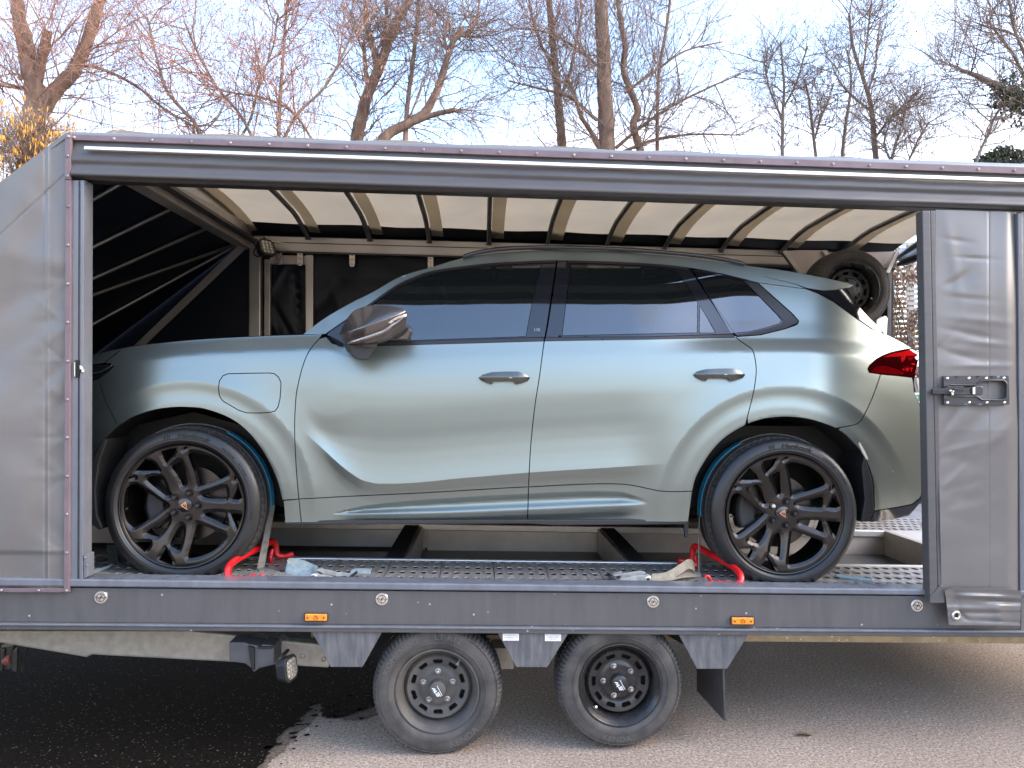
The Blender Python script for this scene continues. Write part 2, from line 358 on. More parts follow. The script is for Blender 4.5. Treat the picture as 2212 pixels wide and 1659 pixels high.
# ================================================================ GROUND
def asphalt(name, k, rough, spec, specks=(.62, .55, .48)):
    m = bpy.data.materials.new(name); m.use_nodes = True; t = m.node_tree; b = t.nodes['Principled BSDF']; co = t.nodes.new('ShaderNodeTexCoord'); L = t.links.new
    def nz(s, d, r=.6):
        n = t.nodes.new('ShaderNodeTexNoise'); n.inputs['Scale'].default_value = s; n.inputs['Detail'].default_value = d; n.inputs['Roughness'].default_value = r; L(co.outputs['Object'], n.inputs['Vector']); return n.outputs['Fac']
    def ramp(src, a, ca, c, cb):
        r = t.nodes.new('ShaderNodeValToRGB'); r.color_ramp.elements[0].position = a; r.color_ramp.elements[0].color = (*ca, 1); r.color_ramp.elements[1].position = c; r.color_ramp.elements[1].color = (*cb, 1); L(src, r.inputs[0]); return r.outputs[0]
    def mul(a, c, f=1.0):
        n = t.nodes.new('ShaderNodeMix'); n.data_type = 'RGBA'; n.blend_type = 'MULTIPLY'; n.inputs[0].default_value = f; L(a, n.inputs[6]); L(c, n.inputs[7]); return n.outputs[2]
    base = ramp(nz(1.3, 6), .3, [c*k for c in (.290, .226, .178)], .72, [c*k for c in (.375, .300, .240)])
    grain = ramp(nz(85, 4, .75), .34, (.36, .35, .34), .66, (1.55, 1.52, 1.48)); c = mul(base, grain)
    vo = t.nodes.new('ShaderNodeTexVoronoi'); vo.inputs['Scale'].default_value = 62; L(co.outputs['Object'], vo.inputs['Vector'])
    r3 = ramp(vo.outputs['Distance'], .15, (1, 1, 1), .26, (0, 0, 0)); pick = ramp(nz(45, 2), .50, (0, 0, 0), .56, (1, 1, 1)); fac = mul(r3, pick)
    mxn = t.nodes.new('ShaderNodeMix'); mxn.data_type = 'RGBA'; L(fac, mxn.inputs[0]); L(c, mxn.inputs[6]); mxn.inputs[7].default_value = (*[s*(.35+.65*k) for s in specks], 1); L(mxn.outputs[2], b.inputs['Base Color'])
    b.inputs['Roughness'].default_value = rough; b.inputs['Specular IOR Level'].default_value = spec
    bp = t.nodes.new('ShaderNodeBump'); bp.inputs['Strength'].default_value = .55; bp.inputs['Distance'].default_value = .006; L(nz(160, 4, .7), bp.inputs['Height']); L(bp.outputs[0], b.inputs['Normal'])
    return m
ASPH = asphalt('asphalt', 1.0, .85, .35)
WET = asphalt('wet_asphalt', .022, .8, .03, (.42, .36, .30))
mb = MB(); S = 900
mb.add([(-S, -S, 0), (S, -S, 0), (S, S, 0), (-S, S, 0)], [(0, 1, 2, 3)])
struct(obj('ground', mb, ASPH))
def gz(x, y, z=0.0):
    d = fw+rt*((x-1106)/FP)-up*((y-829.5)/FP); return CAM+d*((z-EYE)/d.z)
# wet patch that spreads from under the trailer's nose; its edge is ragged
edge = [(548, 1700), (560, 1659), (572, 1635), (583, 1618), (604, 1592), (628, 1571), (648, 1552), (664, 1533), (690, 1522), (705, 1530), (712, 1545), (735, 1552), (760, 1545), (800, 1530), (845, 1512), (880, 1497), (905, 1478), (925, 1462)]
pts = []
for a, b in zip(sp(edge, 14)[:-1], sp(edge, 14)[1:]):
    q = gz(*a); j = noise.noise(Vector((q.x*6, q.y*6, 1)))*.05+noise.noise(Vector((q.x*24, q.y*24, 4)))*.022+random.uniform(-.006, .006); pts.append((q.x+j, q.y+j*.8))
loop = pts+[(.2, 5.2), (-1.5, 5.6), (-6, 5.2), (-7, 3.2), (-6, 1.4), (-2.2, .9)]
v, tv, L_ = tri_panel([(p[0]*1000, p[1]*1000) for p in loop], (), 120)
mb = MB(); mb.add([(p[0]/1000, p[1]/1000, .004) for p in v], [tuple(t) if np.cross(v[t[1]]-v[t[0]], v[t[2]]-v[t[0]]) > 0 else tuple(t[::-1]) for t in tv])
for k in range(46):      # splashes by the edge
    a = random.choice(pts); cx_, cy_ = a[0]+random.uniform(-.02, .16), a[1]+random.uniform(-.10, .10); r = random.uniform(.004, .018); n = 7
    mb.add([(cx_+r*random.uniform(.5, 1.6)*math.cos(2*math.pi*i/n), cy_+r*random.uniform(.5, 1.1)*math.sin(2*math.pi*i/n), .004) for i in range(n)], [tuple(range(n))])
for q_ in range(len(mb.v)): mb.v[q_] = (mb.v[q_][0], mb.v[q_][1], .008)
struct(obj('wet_patch', mb, WET))
dm = [(p[0]+.07+.07*noise.noise(Vector((p[0]*5, p[1]*5, 9)))+.02*noise.noise(Vector((p[0]*30, p[1]*30, 2))), p[1]-.02) for p in pts]; loop = dm+[(.25, 5.2), (-1.5, 5.65), (-6.1, 5.3), (-7.1, 3.2), (-6.1, 1.3), (-2.2, .85)]
v, tv, L_ = tri_panel([(p[0]*1000, p[1]*1000) for p in loop], (), 120); mb = MB(); mb.add([(p[0]/1000, p[1]/1000, .004) for p in v], [tuple(t) if np.cross(v[t[1]]-v[t[0]], v[t[2]]-v[t[0]]) > 0 else tuple(t[::-1]) for t in tv])
struct(obj('damp_patch', mb, asphalt('damp_asphalt', .42, .8, .15, (.5, .44, .38))))

# ================================================================ TRAILER
YN = 3.09; YF = 5.24                       # near and far side of the body
TR = root('car_trailer', 'long grey enclosed car transport trailer with one side open and two axles', 'trailer', (0, 4.1, 0))
topL = lin(150, 283, 2212, 353); trimT = lin(150, 290.5, 2212, 361); trimB = lin(150, 301.7, 2212, 376)
valB = lin(150, 386, 2212, 454); valC = lin(150, 347, 2212, 416)
sillT = lin(147, 1251, 2000, 1273.5); sillG = lin(260, 1269, 2000, 1286); sillB = lin(0, 1361, 2212, 1377.5); lipT = lin(0, 1345, 2212, 1361.5)
XR = 2570; XL = -560
# side skirt panel and its rails
def rail(name, t, b, Y, th, mat, x0=XL, x1=XR, bevel=.004, tdy=0, bdy=0):
    mb = MB(); mb.pplate([(x0, t(x0)+tdy), (x1, t(x1)+tdy), (x1, b(x1)+bdy), (x0, b(x0)+bdy)], Y, th); return obj(name, mb, mat, TR, bevel=bevel)
rail('sill_rail', sillT, sillG, YN-.015, .10, PAINTC, x0=-560, bevel=.006)
rail('side_skirt', sillG, lipT, YN, .03, PAINT, tdy=2, bdy=-1)
rail('skirt_lip', lipT, sillB, YN-.008, .05, PAINT, tdy=0, bevel=.005)
rail('skirt_moulding', lipT, lipT, YN-.016, .012, PAINTC, tdy=2.2, bdy=6.5, bevel=.002)
# roof edge, trims and valance
mb = MB()
for x0, x1 in ((150, XR),):
    A = [W(x0, topL(x0), YN+.03), W(x1, topL(x1), YN+.03), W(x1, trimT(x1)+1, YN+.0), W(x0, trimT(x0)+1, YN+.0)]
    B = [p+Vector((0, .12, .012 if i < 2 else 0)) for i, p in enumerate(A)]; mb.hexa(A, B)
obj('roof_edge', mb, TARP, TR, bevel=.012, seg=3)
mb = MB(); mb.pplate([(155, trimT(155)), (XR, trimT(XR)), (XR, trimB(XR)), (155, trimB(155))], YN-.012, .014); obj('roof_trim', mb, MAUVE, TR, bevel=.002)
def rivets(pts, Y, r, name='rivet_row', mat=None):
    mb = MB()
    for x, y in pts:
        c = W(x, y, Y); mb.lathe([(0.0001, -.0035), (r*.35, -.0035), (r*.4, -.002), (r*.75, -.0042), (r, -.002), (r, .004)], c, n=10)
    return obj(name, mb, mat or RIVET, TR, kind='stuff')
xs = [160, 246, 328, 413, 497.5, 581, 665, 748, 832, 915, 997, 1078, 1159, 1240, 1321, 1402, 1482, 1563, 1643, 1722, 1800, 1879, 1958, 2036, 2114, 2192, 2270, 2350]
rivets([(x, (trimT(x)+trimB(x))/2) for x in xs], YN-.014, .0060)
alT = lin(181, 315, 2212, 385.5); alB = lin(181, 322.6, 2212, 393.5)
def vdepth(x, y):
    v = (y-(trimB(x)-3))/(valB(x)-trimB(x)+3)
    return .006-.026*sstep(0, .55, v)+.011*sstep(.50, .66, v)-.022*sstep(.66, .90, v)+.045*sstep(.88, 1.0, v)+.002*np.sin(x*.013)+.0012*np.sin(x*.047+y*.1)
xx = list(np.linspace(153, XR, 60))
mb = MB(); xx = np.linspace(153, XR, 120); vv = [0, .12, .25, .4, .5, .54, .58, .62, .66, .74, .82, .88, .92, .95, .975, 1.0]; m = len(vv)
mb.add([Vector(Wn(x, y, YN+float(vdepth(x, y)))) for x in xx for y in [trimB(x)-3+(valB(x)-trimB(x)+3)*v for v in vv]], [(i*m+j, i*m+j+1, (i+1)*m+j+1, (i+1)*m+j) for i in range(119) for j in range(m-1)], True); obj('valance', mb, TARPV, TR)
mb = MB(); mb.pplate([(181, alT(181)), (XR, alT(XR)), (XR, alB(XR)), (181, alB(181))], YN-.036, .02); obj('awning_rail', mb, ALUB, TR, bevel=.003)
mb = MB(); mb.pplate([(152, valB(152)-3), (XR, valB(XR)-3), (XR, valB(XR)+2.5), (152, valB(152)+2.5)], YN+.06, .06); obj('valance_pocket', mb, STEEL, TR, bevel=.003)
# nose side sheet (left), wrinkled
def wr(x, y, seeds, k=1.0):
    x = np.asarray(x, float); y = np.asarray(y, float); o = np.zeros_like(x+y)
    for cx_, cy_, ang, L, w, a in seeds:
        u = (x-cx_)*math.cos(ang)+(y-cy_)*math.sin(ang); v = -(x-cx_)*math.sin(ang)+(y-cy_)*math.cos(ang); o += a*np.exp(-(v/w)**2-(u/L)**2)
    return o*k
rs = random.Random(3)
def seeds_fan(x, y, n, spread, L, w, a, base=0):
    return [(x+math.cos(base+t)*L*.6, y+math.sin(base+t)*L*.6, base+t, L, w*rs.uniform(.7, 1.4), a*rs.choice((-1, 1))*rs.uniform(.6, 1.2)) for t in np.linspace(-spread, spread, n)]
NOSE = [(40, 470, 1.3, 120, 40, .006), (95, 560, .2, 90, 30, -.006), (60, 640, 2.7, 120, 34, .007), (110, 520, 1.5, 140, 16, -.004), (20, 760, 2.4, 160, 46, .008), (115, 720, 2.5, 70, 20, -.007), (120, 800, 2.3, 60, 14, .007), (75, 850, 1.9, 90, 40, -.006), (120, 900, 2.1, 60, 16, .006), (60, 980, .3, 120, 50, .004), (120, 1150, .7, 60, 22, .004), (30, 1120, 1.4, 200, 60, -.004), (100, 420, .6, 90, 24, .004)]
for yy in (612, 696, 780, 863, 945, 1028, 1194): NOSE += seeds_fan(139, yy, 3, .7, 46, 9, .0016, math.pi)
def ndepth(x, y):
    x = np.asarray(x, float); y = np.asarray(y, float)
    seam = .003*np.exp(-((x-97)/2.2)**2)-.003*np.exp(-((x-104)/2.2)**2)
    dg = (y-415)+(x-100)*.93; seam = seam+.0025*np.exp(-(dg/3.0)**2)+.0022*sstep(1192, 1196, y)
    big = .010*np.sin(x*.021+1)*np.sin(y*.0105+.5)+.0045*np.sin(x*.05+y*.02)
    return wr(x, y, NOSE)+.00005*np.clip(900-y, 0, 700)-.028*sstep(900, 320, y)+seam+big*.8*sstep(150, 90, x)
nsl = lin(150, 284, 0, 395)
surf_panel('nose_side_sheet', [(-500, nsl(-500)), (0, 395), (140, 288), (152, 284), (152, 1279), (-500, 1277)], ndepth, YN-.004, TARP, TR, step=6, gap=0, ret=.02, lines=[[(x, y) for y in range(300, 1275, 6)] for x in (97, 104)]+[[(x, 415-(x-100)*.93) for x in range(-200, 150, 5)], [(x, 1194) for x in range(-200, 150, 5)]])
mb = MB(); a = [W(x, nsl(x)-2, YN-.006) for x in (-560, 0, 138)]+[W(152, 283, YN-.006)]; b = [p+Vector((0, YF+.02-YN, 0)) for p in a]
mb.add(a+b+[p+Vector((0, 0, -.02)) for p in a+b], [(i, i+1, i+5, i+4) for i in range(3)]+[(i+8, i+12, i+13, i+9) for i in range(3)]+[(i, i+8, i+9, i+1) for i in range(3)]+[(0, 4, 12, 8), (3, 11, 15, 7)])
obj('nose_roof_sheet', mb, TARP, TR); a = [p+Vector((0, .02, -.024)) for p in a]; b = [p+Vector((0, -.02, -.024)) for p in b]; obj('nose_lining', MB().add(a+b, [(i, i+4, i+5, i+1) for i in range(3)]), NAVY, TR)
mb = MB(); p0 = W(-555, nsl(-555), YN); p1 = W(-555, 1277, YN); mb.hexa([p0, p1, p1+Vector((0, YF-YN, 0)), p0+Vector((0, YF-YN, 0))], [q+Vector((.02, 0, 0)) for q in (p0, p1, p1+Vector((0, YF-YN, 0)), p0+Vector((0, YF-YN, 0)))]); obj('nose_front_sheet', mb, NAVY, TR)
# mauve trims on the nose sheet
for nm, q in (('upper_corner_trim', [(140.5, 291), (153.5, 291), (151.5, 387), (138.5, 387)]), ('corner_trim', [(141.5, 388), (153.2, 388), (149, 1280), (137, 1280)]), ('lower_trim', [(XL, 1271), (137.5, 1271.3), (137.5, 1280), (XL, 1279)])):
    mb = MB(); mb.pplate(q, YN-.018 if 'upper' not in nm else YN-.021, .016); obj(nm, mb, MAUVE, TR, bevel=.002)
rivets([(147, 294.5), (146, 336), (145.5, 380)], YN-.024, .006)
rivets([(147.3-(y-445)*.0047, y) for y in (445, 529, 613, 696, 780, 863, 945, 1028.5, 1111, 1194, 1276)]+[(2, 1275.5), (83, 1275.8), (-80, 1275)], YN-.021, .006)
# left door post: open box section with a lock slot
postR = lambda y: 183.5-(y-390)*.005
mb = MB(); mb.pplate([(154.5, 389), (169.5, 389), (167, 1252), (151, 1252)], YN-.006, .05)
mb.pplate([(174, 389), (181.5, 389), (178.5, 1252), (171, 1252)], YN-.012, .05); mb.pplate([(169.5, 389), (174, 389), (171, 1252), (167, 1252)], YN+.002, .04)
mb.pplate([(181.8, 389), (184, 389), (181, 1249), (178.8, 1249)], YN-.004, .062)
obj('door_post', mb, PAINTC, TR, bevel=.0025)
mb = MB(); mb.pplate([(162, 778), (170, 778), (172, 783), (172, 797), (179, 797), (179, 805), (172, 805), (170, 814), (163, 816), (160, 812), (160, 782)], YN-.0135, .004); obj('lock_slot', mb, HOLE, TR)
mb = MB(); mb.pplate([(172, 789), (177, 791), (180, 797), (177, 799), (172, 797)], YN-.017, .006); mb.pplate([(160, 783), (162, 781), (162, 814), (160, 812)], YN-.016, .004); mb.pplate([(176, 798), (181, 798), (181, 804), (176, 804)], YN-.02, .008); obj('lock_keeper', mb, CHROME, TR, bevel=.001)
mb = MB(); mb.pplate([(180.5, 1200), (187, 1196), (190, 1198), (190, 1246), (181, 1250)], YN-.008, .05); obj('post_foot', mb, PAINTC, TR, bevel=.002)
rivets([(184, 1204), (188, 1221)], YN-.01, .005)

# ---- right sliding door: frame, wrinkled cloth, handle
YD = YN-.045
fL = lin(455, 1992.5, 1303, 2009); fR = lin(455, 2022, 1300, 2043)
DR = obj('door_frame', MB().pplate([(fL(455), 455), (fL(455)+17, 455), (fL(1303)+17, 1303), (fL(1303), 1303)], YD-.004, .05).pplate([(fL(455)+17.4, 455), (fL(455)+27.5, 455), (fL(1272)+27.5, 1285), (fL(1303)+17.4, 1300)], YD+.001, .045).pplate([(2009, 1290), (2032, 1264), (2041, 1266), (2041, 1303), (2009, 1303)], YD-.0085, .01), TARPV, TR, bevel=.003)
DW = []
for x, y in ((2027, 752), (2027, 860), (2030, 980), (2033, 1060), (2034, 1110), (2031, 620)): DW += seeds_fan(x, y, 3, .55, 62, 10, .0034, -.25)
DW += [(2070, 520, .15, 30, 6, .005), (2105, 558, .05, 36, 5, .007), (2075, 600, 2.6, 34, 9, .006), (2100, 645, .1, 40, 7, .006), (2110, 690, .1, 60, 9, -.006), (2090, 720, .2, 50, 8, .007), (2125, 740, .1, 44, 7, -.006), (2085, 770, .1, 70, 10, .006), (2120, 790, 0, 60, 6, -.006), (2150, 610, 1.5, 120, 20, .006), (2060, 900, 2.2, 50, 10, .006), (2110, 915, 2.3, 80, 18, .007), (2090, 1000, 2.6, 80, 16, .006), (2140, 960, 2.4, 70, 14, -.006), (2100, 1080, 2.7, 90, 18, .005), (2120, 1180, 2.9, 90, 20, .004), (2060, 560, 1.4, 90, 12, -.006)]
def ddepth(x, y):
    x = np.asarray(x, float); y = np.asarray(y, float)
    e = .05*np.clip((x-2172)/30, 0, 1.3)**2
    return wr(x, y, DW, .45)+e+.00012*np.clip(930-y, 0, 600)-.02*sstep(900, 600, y)+.004*np.sin(y*.018)*np.sin(x*.03)+.0018*np.exp(-((x-2136)/2)**2)
surf_panel('door_cloth', [(2020.5, 453), (2196, 458), (2199, 520), (2201, 900), (2204, 1300), (2150, 1284), (2100, 1277), (2043, 1276), (2034, 1274), (2026, 900)], ddepth, YD-.002, TARP, TR, step=4.5, gap=0, ret=.012, lines=[[(2136, y) for y in range(460, 1280, 5)]])
FW = [(2120, 1288, .03, 60, 5, -.012), (2170, 1300, .05, 40, 5, .010), (2090, 1316, .05, 80, 7, -.006), (2120, 1322, .02, 60, 6, .007), (2065, 1300, 1.3, 40, 12, .006), (2160, 1330, 1.4, 40, 14, -.006), (2150, 1342, .05, 60, 4, .004), (2078, 1330, .6, 16, 5, .005)]
surf_panel('cloth_flap', [(2041, 1276), (2060, 1270), (2110, 1272), (2150, 1270), (2206, 1276), (2204, 1352), (2120, 1351), (2050, 1350), (2046, 1310)], lambda x, y: wr(x, y, FW, 1.2)+.0022*sstep(1318, 1322, y)-.012*sstep(1290, 1268, y), YD-.013, TARP, TR, step=4, gap=0, ret=.004)
mb = MB(); mb.lathe([(.0095, .004), (.0095, -.004), (.012, -.007), (.018, -.0075), (.0205, -.004), (.0205, .002)], W(2065, 1329, YD-.012), n=28); obj('eyelet', mb, CHROME, TR)
mb = MB(); mb.lathe([(.0001, 0), (.0098, 0)], W(2065, 1329, YD-.0172), n=20); obj('eyelet_hole', mb, HOLE, TR)
def h_(cx_, cy_): return 2019.8+cx_*.0869, 783+cy_*.0869
HP = [h_(*q) for q in ((215, 350), (235, 335), (1810, 330), (1832, 350), (1852, 1030), (1835, 1048), (245, 1058), (230, 1040))]
HR_ = [h_(*q) for q in ((360, 560), (1030, 560), (1090, 520), (1140, 462), (1200, 445), (1680, 440), (1760, 480), (1790, 560), (1790, 830), (1750, 910), (1680, 935), (1200, 935), (1130, 915), (1080, 865), (1020, 845), (360, 845))]
HM = M('black_painted_handle', (.045, .045, .050), .28, var=.12, vs=30)
HDL = obj('handle_plate', MB(), HM, TR); bpy.data.objects.remove(HDL)
v, tv, lp = tri_panel(HP, [HR_], 5); z0 = YD-.014; mb = MB()
mb.add([W(p[0], p[1], z0) for p in v], [tuple(t) for t in tv]); n = len(lp[1]); f = [W(v[i][0], v[i][1], z0) for i in lp[1]]; g = [W(*p, z0+.03) for p in inset([tuple(v[i]) for i in lp[1]], 2.2)]
mb.add(f+g, [(i, (i+1) % n, n+(i+1) % n, n+i) for i in range(n)]+[tuple(range(n, 2*n))]); f = [W(v[i][0], v[i][1], z0) for i in lp[0]]; n = len(f)
mb.add(f+[p+Vector((0, .012, 0)) for p in f], [(i, (i+1) % n, n+(i+1) % n, n+i) for i in range(n)])
HDL = obj('handle_plate', mb, HM, TR, smooth=30)
mb = MB(); rim_ = [W(x, y, z0-.003) for x, y in HR_]; mb.tube(rim_+[rim_[0]], .0035, 6, cap=False); obj('recess_rim', mb, HM, HDL)
mb = MB()
for q in ((300, 395), (838, 393), (1270, 393), (1706, 390), (305, 1000), (848, 998), (1285, 996), (1722, 996)):
    mb.lathe([(.0001, -.005), (.002, -.005), (.0025, -.003), (.0055, -.0035), (.006, .002)], W(*h_(*q), z0), n=12)
obj('screw_row', mb, CHROME, HDL, kind='stuff')
mb = MB(); mb.pplate([h_(*q) for q in ((-60, 655), (220, 650), (330, 595), (700, 590), (720, 640), (700, 790), (480, 810), (320, 800), (220, 785), (-60, 790))], z0-.012, .012); obj('lever', mb, BLACK, HDL, bevel=.002)
mb = MB()
for k in range(5): y = 640+k*33; mb.pplate([h_(*q) for q in ((480, y), (840, y-4), (862, y+6), (840, y+16), (480, y+20))], z0-.017, .006)
obj('lever_grip', mb, HM, HDL, bevel=.001)
mb = MB(); mb.pplate([h_(*q) for q in ((940, 615), (1000, 580), (1160, 585), (1200, 620), (1205, 770), (1170, 810), (1000, 815), (940, 790))], z0-.010, .012); obj('catch', mb, HM, HDL, bevel=.003)
mb = MB(); mb.pplate([h_(*q) for q in ((942, 618), (1000, 616), (1000, 786), (942, 786))], z0-.012, .004); obj('catch_face', mb, ALUB, HDL)
mb = MB(); c = W(*h_(365, 705), z0-.016); mb.lathe([(.0001, -.006), (.004, -.006), (.0048, -.002), (.0048, .006)], c, n=6); c = W(*h_(440, 720), z0-.018); mb.lathe([(.0001, -.006), (.0035, -.005), (.004, .006)], c, n=8); mb.pplate([h_(*q) for q in ((405, 740), (470, 745), (465, 810), (420, 810))], z0-.02, .005); obj('bolt', mb, CHROME, HDL)
mb = MB()
for y0 in (510, 830): mb.pplate([h_(*q) for q in ((220, y0), (360, y0), (360, y0+85), (220, y0+85))], z0-.006, .008)
obj('hinge_tab', mb, HM, HDL, bevel=.001)
mb = MB(); mb.pplate([(2206, 458), (XR, 470), (XR, 1364), (2206, 1362)], YN-.002, .02); obj('rear_side_sheet', mb, TARP, TR)
mb = MB(); mb.pplate([(2199, 460), (2209, 460), (2211, 1290), (2204, 1290)], YN-.012, .03); obj('rear_post', mb, PAINTC, TR, bevel=.003)

# ---- lock discs, side markers, stickers on the skirt
for x, y in ((218, 1290.5), (825, 1294), (1411, 1299.5), (1981, 1308)):
    c = W(x, y, YN-.001); r = .0265
    d = obj('lock_disc', MB().lathe([(.0001, -.003), (r*.93, -.003), (r, -.001), (r, .004)], c, n=32), CHROME, TR, smooth=40)
    mb = MB(); mb.lathe([(r*.58, -.0035), (r*.60, -.005), (r*.67, -.005), (r*.69, -.0035)], c, n=24)
    a = R_(35 if x < 1000 else 20)
    for k in (-1, 1): mb.box(c+Vector((k*r*.30*math.cos(a), -.004, k*r*.30*math.sin(a))), (.002, .003, r*.9), Matrix.Rotation(-a, 3, 'Y'))
    mb.box(c+Vector((0, -.004, 0)), (.008, .003, .008), Matrix.Rotation(.5, 3, 'Y')); mb.lathe([(.0001, -.0055), (.0022, -.005)], c+Vector((r*.8, 0, 0)), n=8); mb.lathe([(.0001, -.0055), (.0022, -.005)], c+Vector((-r*.75, 0, .002)), n=8)
    obj('lock_slider', mb, STEEL, d)
for x, y, s in ((682, 1334.3, 0), (1605, 1342, 0)):
    mb = MB(); mb.pplate([(x-25, y-9), (x+25, y-9+.5), (x+25, y+9), (x-25, y+8.5)], YN-.012, .014); d = obj('side_marker', mb, BLACK, TR, bevel=.002)
    mb = MB(); mb.pplate([(x-23.5, y-7.5), (x+23.5, y-7), (x+23.5, y+7.5), (x-23.5, y+7)], YN-.022, .011); obj('lens', mb, AMBER, d, bevel=.003)
    mb = MB()
    for k in (-17.5, 17.5): mb.lathe([(.0001, -.003), (.0035, -.003), (.0042, .001)], W(x+k, y, YN-.022), n=10)
    obj('screw_pair', mb, STEEL, d, kind='stuff')
    mb = MB(); mb.lathe([(.0080, .0), (.0086, -.0025), (.0094, -.0025), (.010, 0)], W(x, y, YN-.022), n=20)
    for k in range(3): a = R_(90+k*120); mb.add([W(x, y, YN-.0226)]+[W(x, y, YN-.0226)+Vector((.0075*math.cos(a+t), 0, .0075*math.sin(a+t))) for t in (-.4, 0, .4)], [(0, 1, 2, 3)])
    obj('reflector_ring', mb, M('amber_dark', (.30, .07, .008), .3), d)
for x, y, t2 in ((1103.5, 1375.2, 'Achtung Radmuttern nach'), (1194.5, 1376.2, 'Reifendruck 4,5 bar')):
    mb = MB(); mb.pplate([(x-17.5, y-8.8), (x+17.5, y-8.6), (x+17.5, y+8.8), (x-17.5, y+8.6)], YN+.0035, .001); d = obj('maker_sticker', mb, STICK, TR)
    mb = MB(); c = W(x+1, y-5.3, YN+.003); V, F = text_geo('mMoetefindt', .0135, .0); mb.add([(c.x+p[0], c.y, c.z+p[1]) for p in V], F)
    for k, (s_, h) in enumerate((('Fahrzeugteile und Aufbauten', .0045), (t2, .0055), ('Telefon 0 53 41', .0045))):
        V, F = text_geo(s_, h); c = W(x, y-1.8+k*3.9, YN+.003); mb.add([(c.x+p[0], c.y, c.z+p[1]) for p in V], F)
    obj('lettering', mb, INK, d, kind='stuff')

# ---- trapezoid skirts and mudflap
SK = M('grey_skirt', (.062, .066, .075), .5, var=.25, vs=7, stretch=(6, 6, 1), col2=(.14, .135, .13), rvar=.08, bump=.05)
for q in ([(672, 1362), (827, 1362.5), (783, 1441), (714, 1441)], [(1073, 1364), (1230, 1365), (1182, 1441.5), (1115, 1441)], [(1464, 1367), (1618, 1369), (1571, 1445), (1506, 1445)]):
    mb = MB(); mb.pplate(q, YN+.006, .018); mb.pplate([(q[3][0], q[3][1]-2), (q[2][0], q[2][1]-2), q[2], q[3]], YN+.026, .03); obj('skirt_plate', mb, SK, TR, bevel=.002)
a = W(1561, 1443, 3.10); b = W(1564.5, 1557, 3.12); c = W(1505, 1492, 3.44); d = W(1505, 1443, 3.44)
mb = MB(); mb.hexa([a, b, c, d], [p+Vector((.008, 0, 0)) for p in (a, b, c, d)]); obj('mudflap', mb, M('mudflap_rubber', (.05, .05, .052), .45, var=.2, vs=10, stretch=(1, 6, 1)), TR)

# ---- chassis beams below the skirt
def bar_(name, q, Y, t, mat, bevel=.004): return obj(name, MB().pplate(q, Y, t), mat, TR, bevel=bevel)
bar_('drawbar', [(XL, 1362), (410, 1363), (512, 1373), (684, 1391.5), (711, 1400), (711, 1443.7), (495, 1431), (198, 1415.5), (184.6, 1421), (150, 1415), (0, 1390), (XL, 1300)], 3.30, .07, GALV, .010)
bar_('chassis_bar', [(672, 1360), (2600, 1366), (2600, 1394), (2212, 1391), (1590, 1386), (672, 1378)], 3.42, .06, M('tan_galvanised', (.42, .33, .20), .6, metal=.1, var=.2, vs=18, speck=(34, .12, (.8, .7, .52)))).name = 'chassis_bar'
bar_('cross_strut', [(1060, 1400), (1110, 1400), (1110, 1446), (1060, 1446)], 3.35, .8, GALV)
bar_('far_drawbar', [(XL, 1398), (330, 1382), (700, 1392), (700, 1420), (330, 1405), (XL, 1440)], 4.85, .07, GALV)
for x in (944, 1338):
    mb = MB(); mb.tube([W(x, 1484, 3.2), W(x, 1484, 3.2)+Vector((0, 1.9, 0))], .05, 12); obj('axle', mb, STEEL, TR)
bar_('underfloor', [(XL, 1340), (XR, 1358), (XR, 1362), (XL, 1344)], 3.14, 2.1, STEEL)
q = [(494, 1387.6), (530, 1388), (534, 1391), (563, 1396), (566, 1392), (591, 1395), (593, 1436), (560, 1444), (547, 1453), (543, 1444), (530, 1434), (495.6, 1429.5)]
ob = bar_('chock_holder', q, 3.20, .10, M('grey_plastic', (.085, .083, .085), .55, var=.1, vs=20), .006)
obj('holder_rib', MB().pplate([(535, 1396), (548, 1400), (549, 1449), (543, 1443)], 3.185, .02).pplate([(556, 1398), (588, 1398), (588, 1402), (556, 1402)], 3.188, .02), BLACK, ob, bevel=.003)
def work_lamp(parent, c, rotm, s, mount):
    """square LED lamp, s = half size"""
    def T(x, y, z): return Vector(c)+rotm @ Vector((x*s, y*s, z*s))
    body = MB(); o8 = [(-1, -.62), (-.62, -1), (.62, -1), (1, -.62), (1, .62), (.62, 1), (-.62, 1), (-1, .62)]
    A = [T(x, -.45, z) for x, z in o8]; B = [T(x*.8, .5, z*.8) for x, z in o8]; body.add(A+B, [tuple(range(8)), tuple(range(15, 7, -1))]+[(i, 8+i, 8+(i+1) % 8, (i+1) % 8) for i in range(8)])
    L_ = obj('work_lamp', body, BLACK, parent, bevel=s*.06)
    face = MB(); A = [T(x*.78, -.49, z*.78) for x, z in o8]; face.add(A, [tuple(range(8))]); obj('lamp_glass', face, LENS, L_)
    leds = MB()
    for i in range(3):
        for k in range(4): leds.lathe([(.0001, 0), (s*.10, s*.02), (s*.16, s*.05)], T((i-1)*.46, -.56, (k-1.5)*.36), ax=rotm @ Vector((0, 1, 0)), n=10)
    obj('led_array', leds, CHROME, L_, kind='stuff')
    br = MB(); br.tube([T(0, .3, 1.0), Vector(mount)], s*.16, 6); obj('lamp_bracket', br, BLACK, L_)
rm = Matrix.Rotation(R_(-62), 3, 'Z') @ Matrix.Rotation(R_(14), 3, 'X')
rm = Matrix.Rotation(R_(76), 3, 'Z') @ Matrix.Rotation(R_(-8), 3, 'X')
work_lamp(TR, W(619, 1444, 3.12), rm, .052, W(622, 1405, 3.2))
cab = MB(); cab.tube([W(x, y, 3.2) for x, y in sp([(606, 1416), (606, 1395), (608, 1378), (612, 1370), (618, 1376), (628, 1384)], 4)], .004, 6); obj('lamp_cable', cab, BLACK, TR)
